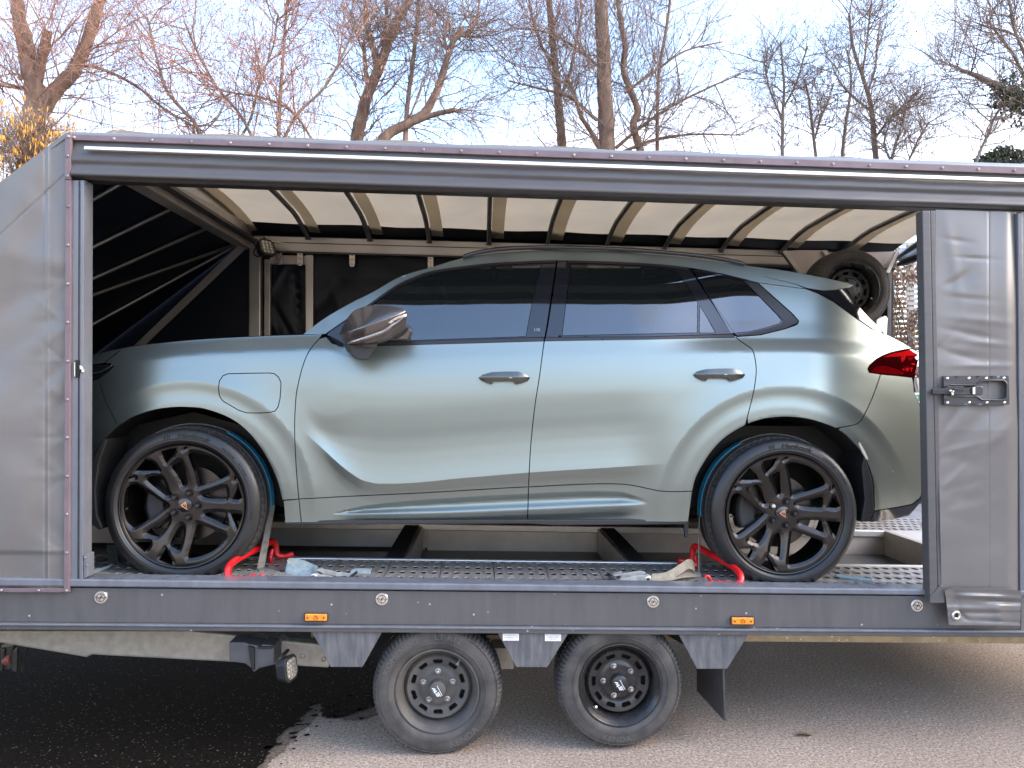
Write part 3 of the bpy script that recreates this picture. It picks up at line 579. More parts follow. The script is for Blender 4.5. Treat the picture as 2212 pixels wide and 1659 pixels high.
rivets([(653.5, 1417.5), (699, 1424)], 3.298, .011, 'bolt_pair')
# coupling gear far to the left under the nose
mb = MB(); mb.tube([W(22, 1392, 3.9), W(24, 1440, 3.9)], .04, 10); mb.pplate([(27, 1408), (38, 1396), (36, 1452), (24, 1450)], 3.85, .02); mb.pplate([(0, 1400), (10, 1402), (5, 1450), (0, 1450)], 3.85, .02); obj('hitch_jaw', mb, STEEL, TR, bevel=.004)
mb = MB(); mb.tube([W(12, 1425, 3.88), W(27, 1423, 3.88)], .032, 14); obj('hitch_sleeve', mb, M('red_oxide', (.30, .09, .06), .6, var=.2, vs=20), TR)
mb = MB(); mb.tube([W(x, y, 3.9) for x, y in ((60, 1398), (54, 1410), (53, 1432), (48, 1450))], .008, 6); obj('breakaway_lever', mb, STEEL, TR)

# ---- interior: deck
dA = W(600, 1206.5, 3.62); dB = W(1893, 1223.5, 3.62); dk = (dB.z-dA.z)/(dB.x-dA.x)
def dz(X): return dA.z+(X-dA.x)*dk
seam = W(1066, 1213, 3.58).x; PW = .25; rows = 5; cols = 5; PY = .49
pm = MB()
for i in range(cols):
    for j in range(rows):
        cw, ch = (PW-.004)/cols, PY/rows; x0 = -PW/2+.002+i*cw; y0 = j*ch; cx_, cy_ = x0+cw/2, y0+ch/2
        oc = [(x0, y0), (cx_, y0), (x0+cw, y0), (x0+cw, cy_), (x0+cw, y0+ch), (cx_, y0+ch), (x0, y0+ch), (x0, cy_)]
        sx, sy = .0138, .0255; ic = [(cx_-sx*.75, cy_-sy*.8), (cx_, cy_-sy), (cx_+sx*.75, cy_-sy*.8), (cx_+sx, cy_), (cx_+sx*.75, cy_+sy*.8), (cx_, cy_+sy), (cx_-sx*.75, cy_+sy*.8), (cx_-sx, cy_)]
        mid = [(cx_+(p[0]-cx_)*1.35, cy_+(p[1]-cy_)*1.25) for p in ic]
        V = [(p[0], p[1], 0) for p in oc]+[(p[0], p[1], .0) for p in mid]+[(p[0], p[1], .0018) for p in ic]+[(p[0], p[1], -.003) for p in ic]
        pm.add(V, [(k, (k+1) % 8, 8+(k+1) % 8, 8+k) for k in range(8)]+[(8+k, 8+(k+1) % 8, 16+(k+1) % 8, 16+k) for k in range(8)]+[(16+k, 16+(k+1) % 8, 24+(k+1) % 8, 24+k) for k in range(8)])
x0, x1 = -PW/2+.002, PW/2-.002
pm.add([(x0, 0, 0), (x1, 0, 0), (x1, PY, 0), (x0, PY, 0), (x0, 0, -.03), (x1, 0, -.03), (x1, PY, -.03), (x0, PY, -.03)], [(0, 4, 5, 1), (1, 5, 6, 2), (2, 6, 7, 3), (3, 7, 4, 0)])
pme = bpy.data.meshes.new('deck_plank'); pme.from_pydata(pm.v, [], pm.f); pme.materials.append(DECK); pme.update()
TL = OFFS[TR.name]
def plank(X, Y):
    o = bpy.data.objects.new('deck_plank', pme); sc.collection.objects.link(o); o.parent = TR; o.location = Vector((X, Y, dz(X)))-TL; o.rotation_euler = (0, -math.atan(dk), 0)
k0 = math.floor((-2.35-seam)/PW); k1 = math.ceil((3.05-seam)/PW)
for k in range(k0, k1): plank(seam+(k+.5)*PW, 3.13)
for k in range(math.floor((2.0-seam)/PW), k1): plank(seam+(k+.5)*PW, 4.64)
def slab(name, X0, X1, Y0, Y1, zt, zb, mat, bevel=.004):
    """box that follows the slope of the deck; zt, zb relative to the deck"""
    A = [Vector((X0, Y0, dz(X0)+zt)), Vector((X1, Y0, dz(X1)+zt)), Vector((X1, Y0, dz(X1)+zb)), Vector((X0, Y0, dz(X0)+zb))]
    return obj(name, MB().hexa(A, [p+Vector((0, Y1-Y0, 0)) for p in A]), mat, TR, bevel=bevel)
slab('runway_edge', -3.2, 3.05, 3.622, 3.652, .004, -.03, ALUB)
slab('runway_side', -3.2, 3.05, 3.626, 3.646, -.03, -.22, ALUD)
slab('hole_shade_sheet', -3.2, 3.05, 3.135, 3.62, -.032, -.045, HOLE)  # black sheet below the planks; shade in the deck holes is its colour
slab('far_runway', -3.2, 1.98, 4.64, 5.2, -.0, -.03, ALUD)
slab('far_hole_shade_sheet', 1.98, 3.05, 4.645, 5.12, -.032, -.045, HOLE)  # same black sheet painting the shade under the far planks
slab('far_runway_edge', -3.2, 2.60, 4.60, 4.64, .004, -.035, ALUB)
slab('far_runway_side', -.36, .80, 4.61, 4.632, -.036, -.215, ALUD)
slab('far_runway_side', -3.2, -.36, 4.615, 4.635, -.036, -.15, ALU)
slab('far_runway_side', .80, 2.60, 4.615, 4.635, -.036, -.17, ALUD)
slab('floor_pan', -3.3, 3.0, 3.64, 5.2, -.235, -.25, STEEL)
slab('cross_beam', -.50, -.405, 3.65, 4.60, -.002, -.23, STEEL)
slab('cross_beam', .745, .835, 3.65, 4.60, -.002, -.23, STEEL)
slab('cross_beam_side', -.405, -.385, 3.65, 4.605, -.01, -.225, ALUD)
slab('cross_beam_side', .725, .745, 3.65, 4.605, -.01, -.225, ALUD)
slab('rear_cross_panel', 2.60, 2.64, 3.65, 4.66, .004, -.20, ALUD)
slab('rear_floor_plate', 2.63, 3.05, 3.65, 4.64, .0, -.03, ALUB)
mb = MB()                                   # weld beads
for X, Y in ((-.380, 4.606), (.720, 4.606), (2.596, 4.61)):
    for k in range(16): mb.lathe([(.0001, -.004), (.006, -.003), (.0075, 0), (.006, .004)], Vector((X, Y, dz(X)-.03-.0115*k)), ax=(0, 0, 1), n=6)
obj('weld_bead', mb, ALU, TR, kind='stuff')
slab('ramp_hinge', 3.06, 3.5, 3.2, 5.1, -.02, -.05, ALU)

# ---- interior: walls, frame, roof
def far(name, q, Y, t, mat, bevel=.003, lab=None): return obj(name, MB().pplate(q, Y, t), mat, TR, bevel=bevel, label=lab)
FWS = [(610, 700, 1.1, 60, 8, .02), (640, 640, 1.5, 50, 6, .015), (600, 600, 2.0, 40, 8, -.015), (720, 610, .3, 60, 14, .012), (740, 680, 1.2, 70, 12, -.014), (700, 650, 2.3, 50, 10, .012), (800, 600, .2, 60, 12, .01), (880, 580, .4, 60, 12, .01), (605, 725, .9, 30, 5, -.02)]
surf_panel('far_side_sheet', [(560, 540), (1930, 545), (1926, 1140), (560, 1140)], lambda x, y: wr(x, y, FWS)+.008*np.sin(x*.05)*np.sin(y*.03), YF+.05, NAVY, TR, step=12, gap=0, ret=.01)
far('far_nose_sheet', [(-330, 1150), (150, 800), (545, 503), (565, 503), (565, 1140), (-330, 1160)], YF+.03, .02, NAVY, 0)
beamT = lin(545, 508, 1880, 545); beamB = lin(545, 541, 1880, 578)
far('side_beam', [(545, beamT(545)), (1935, beamT(1935)), (1935, beamB(1935)), (545, beamB(545))], YF-.02, .08, ALU, .006)
far('side_beam_groove', [(590, beamT(590)+13), (1900, beamT(1900)+13), (1900, beamT(1900)+15), (590, beamT(590)+15)], YF-.021, .01, STEEL, 0)
far('side_beam_lip', [(545, beamB(545)-1), (1935, beamB(1935)-1), (1935, beamB(1935)+3), (545, beamB(545)+3)], YF-.03, .05, STEEL)
far('corner_post', [(538, 520), (562.5, 520), (562, 735), (536.5, 735)], YF-.04, .08, ALU, .006)
far('curtain_post', [(571, 560), (583.5, 560), (583, 735), (570.5, 735)], YF+.0, .04, ALU, .003); far('curtain_post', [(659.5, 550), (676.5, 550), (676, 740), (660, 740)], YF-.0, .04, ALU, .003)
far('curtain_head', [(583, 550), (660, 552), (660, 572), (583, 570)], YF+.005, .03, ALUD)
for x, y in ((602.5, 547), (648, 549), (760.5, 551), (930, 557)):
    h = obj('curtain_hanger', MB().pplate([(x-6, y-4), (x+6, y-4), (x+6, y+20), (x+4, y+25), (x-4, y+25), (x-6, y+20)], YF-.022, .004), CHROME, TR, bevel=.001)
    mb = MB()
    for k in (9, 19): mb.lathe([(.0001, -.006), (.007, -.005), (.008, 0)], W(x, y+k, YF-.023), n=6)
    obj('bolt_pair', mb, CHROME, h, kind='stuff')
    obj('hanger_hole', MB().lathe([(.0001, 0), (.005, 0)], W(x, y+1, YF-.0235), n=8), HOLE, h)
# front cross beam (near corner hidden by the valance)
b0 = W(545, 486, YF-.02); b1 = W(545, 538, YF-.02); a0 = Vector((b0.x, YN+.06, EYE+1.085)); a1 = Vector((b1.x, YN+.06, EYE+1.02)); w_ = Vector((.09, 0, 0))
obj('front_cross_beam', MB().hexa([a0-w_, a0, a1, a1-w_], [b0-w_, b0, b1, b1-w_]), ALUD, TR, bevel=.006)
obj('front_beam_flange', MB().hexa([a1+Vector((.0, 0, .06)), a1+Vector((.05, 0, .06)), a1+Vector((.05, 0, .04)), a1+Vector((0, 0, .04))], [b1+Vector((.0, 0, .06)), b1+Vector((.05, 0, .06)), b1+Vector((.05, 0, .04)), b1+Vector((0, 0, .04))]), STEEL, TR)
nA, nB = W(150, 284, YN), W(0, 395, YN); nm_ = (nA.z-nB.z)/(nA.x-nB.x)
def under(x, y, gap_=.042):
    """point just below the sloping nose roof, or on the far nose wall"""
    d = fw+rt*((x-1106)/FP)-up*((y-829.5)/FP); t = (nA.z-gap_-nm_*nA.x-EYE)/(d.z-nm_*d.x) if abs(d.z-nm_*d.x) > 1e-6 else 99
    if t < 0 or d.y*t > YF-.03: t = (YF-.03)/d.y
    return CAM+d*t
for (xa, ya), (xb, yb) in (((150, 459), (275, 388)), ((150, 558), (378, 446.5)), ((150, 624), (456, 488)), ((150, 655), (507, 528)), ((150, 728), (507, 532))):
    mb = MB(); mb.tube([under(xa, ya), under(xb, yb)], .0125, 8); obj('nose_tube', mb, ROD, TR)
mb = MB(); q_ = [under(*p, .055) for p in ((287, 749), (310, 749), (538, 531), (516, 529))]; mb.prism(q_, (0.012, .0, .012)); obj('nose_brace', mb, M('dull_brace', (.34, .32, .30), .5, metal=.3), TR)
far('brace_gusset', [(500, 524), (534, 522), (538, 530), (512, 536)], YF-.11, .01, ALU)
# roof cloth, ribs and flaps
ribs = [(533, 512), (667, 518), (800, 523.5), (928, 529), (1056, 533.5), (1182, 538), (1308, 542.5), (1433, 546), (1556, 548), (1684, 549), (1812, 551), (1940, 553)]
fz0 = W(667, 518, YF); fz1 = W(1684, 550, YF)
def fz(X): return fz0.z+(X-fz0.x)*(fz1.z-fz0.z)/(fz1.x-fz0.x)
prof = herm([0, .10, .30, .55, .78, .90, .965, 1.0], [.075, .085, .10, .105, .095, .055, .02, .0])
nzA = W(150, 287, YN+.04); nzB = W(2212, 357, YN+.04)
def nz_(X): return nzA.z+(X-nzA.x)*(nzB.z-nzA.z)/(nzB.x-nzA.x)-.035
def roofp(X, t, dzz=0.0):
    z = fz(X)+float(prof(min(t, 1)))-(.075 if t > 1.01 else 0); k = min(1, t/.16); k = k*k*(3-2*k); return Vector((X, YN+.04+t*(YF+.02-YN-.04), z*k+nz_(X)*(1-k)+dzz*min(1, .3+t*5)))
Xs = np.linspace(b0.x-.07, 3.04, 70); Ts = np.linspace(0, .915, 22); Tn = list(np.linspace(.915, 1.0, 5))+[1.02]
rx = [W(x, y, YF).x for x, y in ribs]
def sag(X, t): 
    d = min(abs(X-r) for r in rx); return .016*min(1, d/.2)*math.sin(math.pi*min(1, t/.95))+.004*math.sin(X*9+t*14)
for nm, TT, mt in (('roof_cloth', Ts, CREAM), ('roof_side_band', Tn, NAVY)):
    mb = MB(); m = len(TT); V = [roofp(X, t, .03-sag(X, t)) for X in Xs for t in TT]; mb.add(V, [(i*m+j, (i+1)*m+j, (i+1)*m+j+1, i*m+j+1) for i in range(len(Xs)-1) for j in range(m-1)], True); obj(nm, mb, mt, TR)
for X in rx:
    mb = MB(); mb.tube([roofp(X, t) for t in list(np.linspace(.02, .78, 6))+[.84, .88, .91, .935, .955, .975, .99]], .0165, 10); f_ = W(*px(roofp(X, .995)), YF-.02)
    rb = obj('roof_rib', mb, ROD, TR)
    mb = MB(); mb.lathe([(.024, 0), (.024, .012), (.014, .016)], roofp(X, .985, -.012), ax=(0, 0, 1), n=12); obj('rib_foot', mb, ROD, rb)
    for s_ in (.075,):
        TT = np.linspace(.02, .955, 16); V = []
        for t in TT: V += [roofp(X+s_-.055, t, .016-.006*math.sin(t*20)), roofp(X+s_+.03, t, .008-.004*math.sin(t*17))]
        mb = MB(); mb.add(V, [(2*i, 2*i+1, 2*i+3, 2*i+2) for i in range(15)], True); obj('roof_flap', mb, FLAPC, TR)
mb = MB(); TT = np.linspace(0, 1, 24); V = []
for t in TT:
    u_ = roofp(b0.x-.03, t, .04); l_ = a0+(b0-a0)*t; V += [u_, Vector((b0.x-.03, u_.y, min(l_.z-.03, u_.z-.01)))]
mb.add(V, [(2*i, 2*i+1, 2*i+3, 2*i+2) for i in range(23)], True); obj('roof_end_sheet', mb, CREAM, TR)
# inner lamp on the far corner
work_lamp(TR, W(573, 538, YF-.20), Matrix.Rotation(R_(52), 3, 'Z') @ Matrix.Rotation(R_(-20), 3, 'X'), .064, W(571, 515, YF-.1))
mb = MB(); mb.tube([W(x, y, YF-.12) for x, y in sp([(540, 522), (548, 525), (553, 533), (549, 542), (550, 550), (558, 554), (566, 552)], 4)], .005, 6); obj('lamp_cable', mb, BLACK, TR)
mb = MB(); mb.tube([W(530, 510, YF-.14), W(616, 527, YF-.14)], .006, 6); obj('lamp_rod', mb, CHROME, TR)
# rear frame seen past the car
p = [W(1943.5, 538, YF), W(1937, 565, YF)]
A = [p[0], p[0]+Vector((.08, 0, 0)), p[1]+Vector((.08, 0, 0)), p[1]]; B = [Vector((q.x, YN+.08, q.z+.02)) for q in A]; obj('rear_cross_beam', MB().hexa(A, B), ALU, TR, bevel=.006)
A2 = [q+Vector((0, -.01, -.105)) for q in A]; A2 = [p[1]+Vector((.0, 0, -.006)), p[1]+Vector((.05, 0, -.006)), p[1]+Vector((.05, 0, -.035)), p[1]+Vector((0, 0, -.035))]; obj('rear_curtain_roll', MB().hexa(A2, [Vector((q.x, YN+.08, q.z+.02)) for q in A2]), NAVY, TR, bevel=.004)
far('rear_frame_post', [(1917, 560), (1926, 560), (1923, 1130), (1914, 1130)], YF, .06, STEEL, .004)
far('spare_bracket', [(1692, 543), (1722, 540), (1790, 541), (1772, 562), (1742, 592), (1727, 592)], 4.95, .012, ALUD)
far('spare_bracket_rib', [(1690, 543), (1700, 541), (1742, 600), (1732, 602)], 4.92, .04, ALU); far('spare_bracket_rib', [(1776, 542), (1784, 540), (1800, 558), (1794, 566)], 4.92, .04, ALU)
far('spare_stay', [(1936, 541), (1944, 541), (1922, 590), (1914, 588)], 5.0, .02, ALUB)
far('spare_shelf', [(1893, 690), (1912, 682), (1918, 688), (1916, 724), (1893, 724)], 4.95, .10, ALUB)
far('spare_gusset', [(1830, 545), (1938, 543), (1930, 556), (1900, 580), (1870, 560)], 5.1, .01, ALUD)

# ================================================================ STEEL WHEELS of the trailer
def steel_wheel(parent, cpx, Yf, R, w, rimmat, tread, rot=0.0, cap=True, hubdeep=.055, words=(), valve=60):
    """Yf: plane of the outer sidewall; R: tyre radius; builds tyre, rim, bolts, cap under parent's wheel"""
    c = W(*cpx, Yf); rr = .1745; nb = 84
    def blk(i, j, r):
        return r-.0075 if (j in tread_i and i % 3 == 0) else r
    prof = [(rr, .012), (rr+.004, .004), (rr+.012, -.004), (rr+.03, -.009), (R*.86, -.008), (R*.925, -.002), (R*.955, .006), (R*.985, .018), (R, .034), (R*1.002, w*.28), (R*.965, w*.29), (R*.965, w*.33), (R*1.003, w*.34), (R*1.003, w*.64), (R*.965, w*.65), (R*.965, w*.69), (R*1.0, w*.70), (R, w-.034), (R*.97, w-.01), (R*.9, w+.004), (rr, w)]
    tread_i = set((6, 7, 8, 9, 12, 13, 16, 17, 18))
    mb = MB().lathe(prof, c, n=nb*3, rfun=blk); gz_ = -1 if not cap else .003
    mb.v = [(p[0]+(.06*max(0, gz_-p[2]) if p[0] > c.x else -.06*max(0, gz_-p[2])), p[1], max(gz_, p[2])) for p in mb.v]
    wh = group_part('wheel', parent); obj('tyre', mb, RUB, wh, smooth=38)
    # shallow moulded ring on the sidewall
    obj('sidewall_ring', MB().lathe([(R*.915, -.0055), (R*.922, -.0075), (R*.93, -.0045)], c, n=90).lathe([(R*.74, -.0135), (R*.748, -.0155), (R*.757, -.0125)], c, n=90), RUB, wh)
    f = hubdeep; lip = [(rr+.007, .006), (rr+.005, -.003), (rr-.001, -.004), (rr-.006, .002), (rr-.011, .010), (rr-.016, .016), (rr-.022, .030), (rr-.028, f+.006)]
    ho = rr-.030; slots = 10; n = 120; prof2 = [(ho+.003, f+.008), (ho-.006, f-.004), (ho-.012, f-.010)]
    rim = obj('rim', MB().lathe(lip+prof2, c, n=96), rimmat, wh, smooth=45)
    # disc with ten real slots
    r_out, r_in, s0, s1 = ho-.012, .043, rr*.575, rr*.685
    def circ(r, k=60): return [(r*math.cos(2*math.pi*i/k), r*math.sin(2*math.pi*i/k)) for i in range(k)]
    holes = []
    for k in range(slots):
        a = 2*math.pi*k/slots+rot+.31; h = .185; e = .04
        holes.append([(s0*math.cos(a-h+e), s0*math.sin(a-h+e)), (s0*math.cos(a+h-e), s0*math.sin(a+h-e)), ((s0+.004)*math.cos(a+h), (s0+.004)*math.sin(a+h)), ((s1-.004)*math.cos(a+h), (s1-.004)*math.sin(a+h)), (s1*math.cos(a+h-e), s1*math.sin(a+h-e)), (s1*math.cos(a-h+e), s1*math.sin(a-h+e)), ((s1-.004)*math.cos(a-h), (s1-.004)*math.sin(a-h)), ((s0+.004)*math.cos(a-h), (s0+.004)*math.sin(a-h))])
    P, T, L = tri_panel([(x*1000, y*1000) for x, y in circ(r_out)], [[(x*1000, y*1000) for x, y in h] for h in holes], 9); P = P/1000
    hd = herm([0, .040, .048, .072, .080, .088, rr*.60, r_out], [f-.008, f-.008, f-.006, f-.006, f-.001, f+.002, f-.004, f-.010])
    V = [Vector((c.x+p[0], c.y+float(hd(math.hypot(*p))), c.z+p[1])) for p in P]; mb = MB(); mb.add(V, [tuple(t) for t in T], True)
    for lp_ in L[1:]:
        m = len(lp_); a = [V[i] for i in lp_]; b = [Vector((c.x+(q.x-c.x)*1.0, q.y+.012, c.z+(q.z-c.z)*1.0)) for q in a]; mb.add(a+b, [(i, (i+1) % m, m+(i+1) % m, m+i) for i in range(m)])
    obj('wheel_disc', mb, rimmat, wh, smooth=40)
    obj('drum', MB().lathe([(.0001, f+.03), (rr*.9, f+.03)], c, n=30), HOLE, wh)
    for k in range(5):
        a = rot+R_(90)+2*math.pi*k/5; p = c+Vector((.067*math.cos(a), f-.006, .067*math.sin(a)))
        b = obj('wheel_bolt', MB().lathe([(.0001, -.016), (.0065, -.016), (.0085, -.013), (.0085, 0)], p, n=6).lathe([(.0085, -.003), (.0125, -.003), (.0135, .001)], p, n=16), RIVET if cap else rimmat, wh)
    if cap:
        cp = obj('hub_cap', MB().lathe([(.0001, f-.047), (.028, f-.046), (.0345, f-.042), (.0365, f-.034), (.037, f-.004)], c, n=36), rimmat, wh, smooth=40)
        mb = MB(); q0 = c+Vector((0, f-.0478, 0)); k_ = .00036
        def stroke(x0, y0, x1, y1, w0):
            p, q = Vector(((x0-805)*k_, 0, (780-y0)*k_)), Vector(((x1-805)*k_, 0, (780-y1)*k_)); d = (q-p).normalized(); n_ = Vector((-d.z, 0, d.x))*w0*k_/2
            mb.add([q0+v_ for v_ in (p-n_, q-n_, q+n_, p+n_)], [(0, 1, 2, 3)])
        for s_ in ((740, 754, 782, 764, 13), (782, 764, 750, 782, 11), (750, 782, 800, 784, 11), (800, 784, 762, 806, 13), (784, 812, 806, 852, 10), (800, 806, 822, 850, 10), (816, 800, 842, 850, 10), (802, 727, 862, 842, 6)): stroke(*s_)
        obj('emblem', mb, WHITE, wh)
    a = R_(valve); p = c+Vector(((rr-.03)*math.cos(a), .02, (rr-.03)*math.sin(a))); obj('valve', MB().tube([p+Vector((.012*math.cos(a), .012, .012*math.sin(a))), p+Vector((-.004*math.cos(a), -.012, -.004*math.sin(a)))], .005, 8), CHROME, wh)
    if words:
        mb = MB()
        for s_, ang, size, flip, rad in words: arc_text(mb, s_, size, c, R*rad, ang, c.y-.0098, flip=flip, wide=1.15)
        obj('lettering', mb, M('tyre_lettering', (.10, .09, .08), .7), wh, kind='stuff')
    return wh
wA = steel_wheel(TR, (944.6, 1493.3), 3.115, .279, .19, DUSTRIM, None, rot=0.0, words=(('KOMENDO', 135, .034, False, .80), ('LT R12', 78, .034, False, .80), ('KENDA', -60, .038, True, .87), ('195/55 R10C', 200, .016, False, .76)), valve=52)
wA['label'] = 'dust covered front trailer wheel'
wB = steel_wheel(TR, (1340.5, 1480.0), 3.115, .276, .19, GLOSSRIM, None, rot=R_(18), words=(('KR33A', 103, .036, False, .82), ('KENDA', -95, .034, True, .87), ('195/55 R10C', 330, .018, True, .80)), valve=222)
wB['label'] = 'cleaner rear trailer wheel with a glossy black rim'
SPR = root('spare_wheel', 'black spare wheel hung high inside the trailer behind the car tailgate', 'spare wheel', W(1842, 625, 4.6))
ws = steel_wheel(SPR, (1842, 624), 4.52, .262, .19, GLOSSRIM, None, rot=R_(10), cap=False, words=(('KOMENDO', -38, .036, True, .86),), valve=-25)
# wheel arch covers behind the trailer wheels
mb = MB(); mb.pplate([(780, 1350), (1500, 1356), (1490, 1400), (1440, 1372), (1240, 1372), (1150, 1420), (1080, 1372), (850, 1372), (800, 1420)], 3.34, .02); obj('wheel_housing', mb, HOLE, TR)
# ================================================================ CAR
YC = 3.26; YM = YC+.93
def paint(name):
    m = bpy.data.materials.new(name); m.use_nodes = True; t = m.node_tree; b = t.nodes['Principled BSDF']
    b.inputs['Base Color'].default_value = (.245, .278, .258, 1); b.inputs['Metallic'].default_value = .88; b.inputs['Roughness'].default_value = .38
    co = t.nodes.new('ShaderNodeTexCoord'); nz = t.nodes.new('ShaderNodeTexNoise'); nz.inputs['Scale'].default_value = 900; nz.inputs['Detail'].default_value = 2; t.links.new(co.outputs['Object'], nz.inputs['Vector'])
    bp = t.nodes.new('ShaderNodeBump'); bp.inputs['Strength'].default_value = .03; bp.inputs['Distance'].default_value = .001; t.links.new(nz.outputs['Fac'], bp.inputs['Height']); t.links.new(bp.outputs[0], b.inputs['Normal'])
    return m
PNT = paint('satin_car_paint')
GLB = M('gloss_black_trim', (.010, .010, .012), .05, spec=.6, coat=.3)
GLS = glass_mat('tinted_glass', (.006, .008, .008), .22)
SATB = M('satin_dark_trim', (.040, .035, .032), .30, metal=.6)
MIRC = M('dark_bronze_paint', (.135, .118, .108), .22, metal=.75, coat=.6)
PLAS = M('black_trim_plastic', (.018, .018, .018), .6, bump=.05, bs=300)
LINER = M('wheel_arch_liner', (.007, .006, .0055), .85, var=.5, vs=30, bump=.3, bs=60)
SEALM = M('rubber_seal', (.006, .006, .006), .6)
CAR = root('car', 'satin grey green sport utility car standing inside the open trailer', 'car', (0, YM, W(1050, 1250, YM).z))
B = herm([-60, 60, 190, 290, 458, 600, 700, 740, 800, 880, 1175, 1458, 1600, 1720, 1850, 1995], [900, 822, 769, 747, 731, 725, 722, 732, 740, 741, 733, 730, 728, 728, 735, 758])
base = herm([-260, -200, -150, -100, -50, 0, 10, 40, 80, 120, 165, 215, 260, 330, 420], [.365, .262, .195, .138, .088, .045, .039, .021, .007, 0, -.002, .001, .006, .016, .030])
steep = herm([-300, -40, 0, 18, 31, 36.5, 46, 80], [.056, .054, .044, .0215, .0050, .0008, 0, 0])
CX = [(402, 1096), (1694, 1107)]
yc = herm([655, 666.5, 702, 728, 753, 787.6, 821.7, 845.7, 1009.7, 1143, 1351.5, 1430, 1470], [931, 942, 974, 998, 1018.6, 1039, 1045, 1045, 1032, 1021, 1008, 1002.5, 1000])
scin = herm([-230, -170, -122, -90, -72, -45, -22, -8, 0], [0, .0025, .0092, .0128, .0120, .0070, .0002, -.0050, -.0080])
scout = herm([0, 8, 24, 45, 80, 160], [-.008, -.003, .007, .013, .015, .015])
ysp = herm([600, 645, 702, 756, 907, 1139.6, 1317, 1345, 1372, 1400, 1430, 1458, 1495], [1080.5, 1078, 1075, 1072, 1065, 1051.8, 1045, 1046, 1049.5, 1055.5, 1061, 1062, 1061])
yu = herm([690, 720, 804.6, 941, 1139.6, 1283, 1334, 1380, 1437], [1118, 1108, 1090, 1076.7, 1064.7, 1059.6, 1061, 1073, 1101])
ys_ = herm([690, 753, 941, 1139.6, 1396, 1440], [1113, 1111, 1108, 1100.6, 1090, 1089])
def dcar(x, y):
    x = np.asarray(x, float); y = np.asarray(y, float); v = y-B(x)
    d = base(v)
    wf = sstep(800, 690, x); wr_ = sstep(1360, 1600, x)
    d = d+steep(v)*np.maximum(wf, wr_*sstep(-260, -20, v)*1.0)
    # door scoop
    ws = sstep(648, 735, x)*sstep(1452, 1330, x); u = y-yc(x); u = np.where(u < 0, u/(.40+.60*sstep(680, 800, x)), u)
    d = d+ws*np.where(u < 0, scin(np.maximum(u, -230)), scout(np.minimum(u, 160)))
    # sill blade
    wl = sstep(715, 800, x)*sstep(1405, 1330, x); a, b_ = yu(x), ys_(x); h = np.maximum(b_-a, 4.0); t = (y-a)/h
    bl = np.where(t < 0, 0, np.where(t < 1, .016*sstep(0, .42, t)-.026*sstep(.46, 1.0, t)**1.3, -.010+.030*sstep(1, 1+26/h, t)))
    d = d+wl*bl
    # wheel arch flares
    for k, (cx_, cy_) in enumerate(CX):
        dx, dy = x-cx_, y-cy_; rho = np.hypot(dx*(1.0 if k else .985), dy); near = sstep(1135, 1040, y)
        e = 272 if k == 0 else 272
        k_ = np.clip((338-rho)/64, 0, 1); d = d-near*.0125*k_**2+near*.0055*sstep(275, 250, rho)-near*.0040*sstep(247, 224, rho)+near*.008*sstep(210, 197, rho)
    # plan shape: nose and tail curve inwards
    d = d+.46*np.clip((400-x)/400, 0, 1.3)**2.0+.30*np.clip((x-1745)/250, 0, 1.15)**2.0+.010*((x-1050)/900)**2
    return d
def car_panel(name, q, mat=PNT, parent=None, off=0.0, **k):
    return surf_panel(name, q, (lambda x, y: dcar(x, y)+off), YC, mat, parent or CAR, mirror=YM, **k)
def crv(f, a, b, n=60): return [(x, float(f(x))) for x in np.linspace(a, b, n)]
RING = [[(cx_+274*math.cos(R_(a)), cy_-274/(1.0 if k == 0 else .985)*math.sin(R_(a))) for a in np.arange(-4, 185, 1.2)] for k, (cx_, cy_) in enumerate(CX)]
SHO = [crv(lambda x: B(x)+36.5, a_, b_, 90) for a_, b_ in ((270, 760), (1400, 1900))]
CREASE = RING+SHO+[crv(yc, 668, 1440, 150), crv(ys_, 720, 1425, 120), crv(yu, 740, 1420, 80)]
GAP_FD = sp([(697, 724), (670, 755), (654.5, 789.5), (642.6, 837), (638.5, 870), (636.4, 927), (639, 995), (643, 1050), (645.5, 1078)], 4)
GAP_FD2 = [(645.5, 1078), (651, 1129)]
GAP_B = sp([(1175.5, 736), (1165, 815.5), (1155, 880), (1148, 945), (1145, 985), (1142, 1046), (1141.8, 1052)], 4)
GAP_B2 = [(1141.8, 1052), (1139.6, 1125.5)]
GAP_R = sp([(1583, 721), (1595, 733.5), (1613, 746), (1626, 757), (1632, 781), (1633.5, 805), (1630, 835), (1625.6, 856.5), (1610, 918.5)], 4)
GAP_Q = sp([(1902.5, 808.7), (1885.4, 856.5), (1868, 894), (1858, 910), (1844, 918), (1805, 925)], 4)
GAP_N = [(225.6, 785), (235, 776), (250, 765), (261.5, 752)]
GAP_N2 = [(254.6, 921), (236, 882), (225.6, 865), (219, 843), (213, 817)]
ARF = sp([(256, 920), (281, 904), (307.6, 892.8), (340, 884), (376, 879.8), (410, 880), (444, 884), (495.6, 903), (536.6, 934), (574, 985), (598, 1036), (610, 1081)], 4)
ARF0 = sp([(183, 1129), (184, 1090), (190, 1040), (199, 1000), (215, 966), (234, 940), (256, 920)], 4)
ARR = sp([(1495.7, 1061), (1504, 1030), (1526, 991), (1546, 965), (1571, 941.7), (1608, 919.5), (1635, 909), (1663, 903), (1704, 900.7), (1748.6, 905.8), (1780, 915), (1805, 925), (1826, 939), (1844, 957), (1860, 975), (1871.7, 994.7), (1882, 1024), (1887, 1049), (1889.5, 1104)], 4)
def cut(path, pred): return [p for p in path if pred(p)]
HOODL = sp([(261.5, 752), (290, 747), (370, 738), (458, 731), (581, 725), (655, 722.5), (697, 721)], 4)
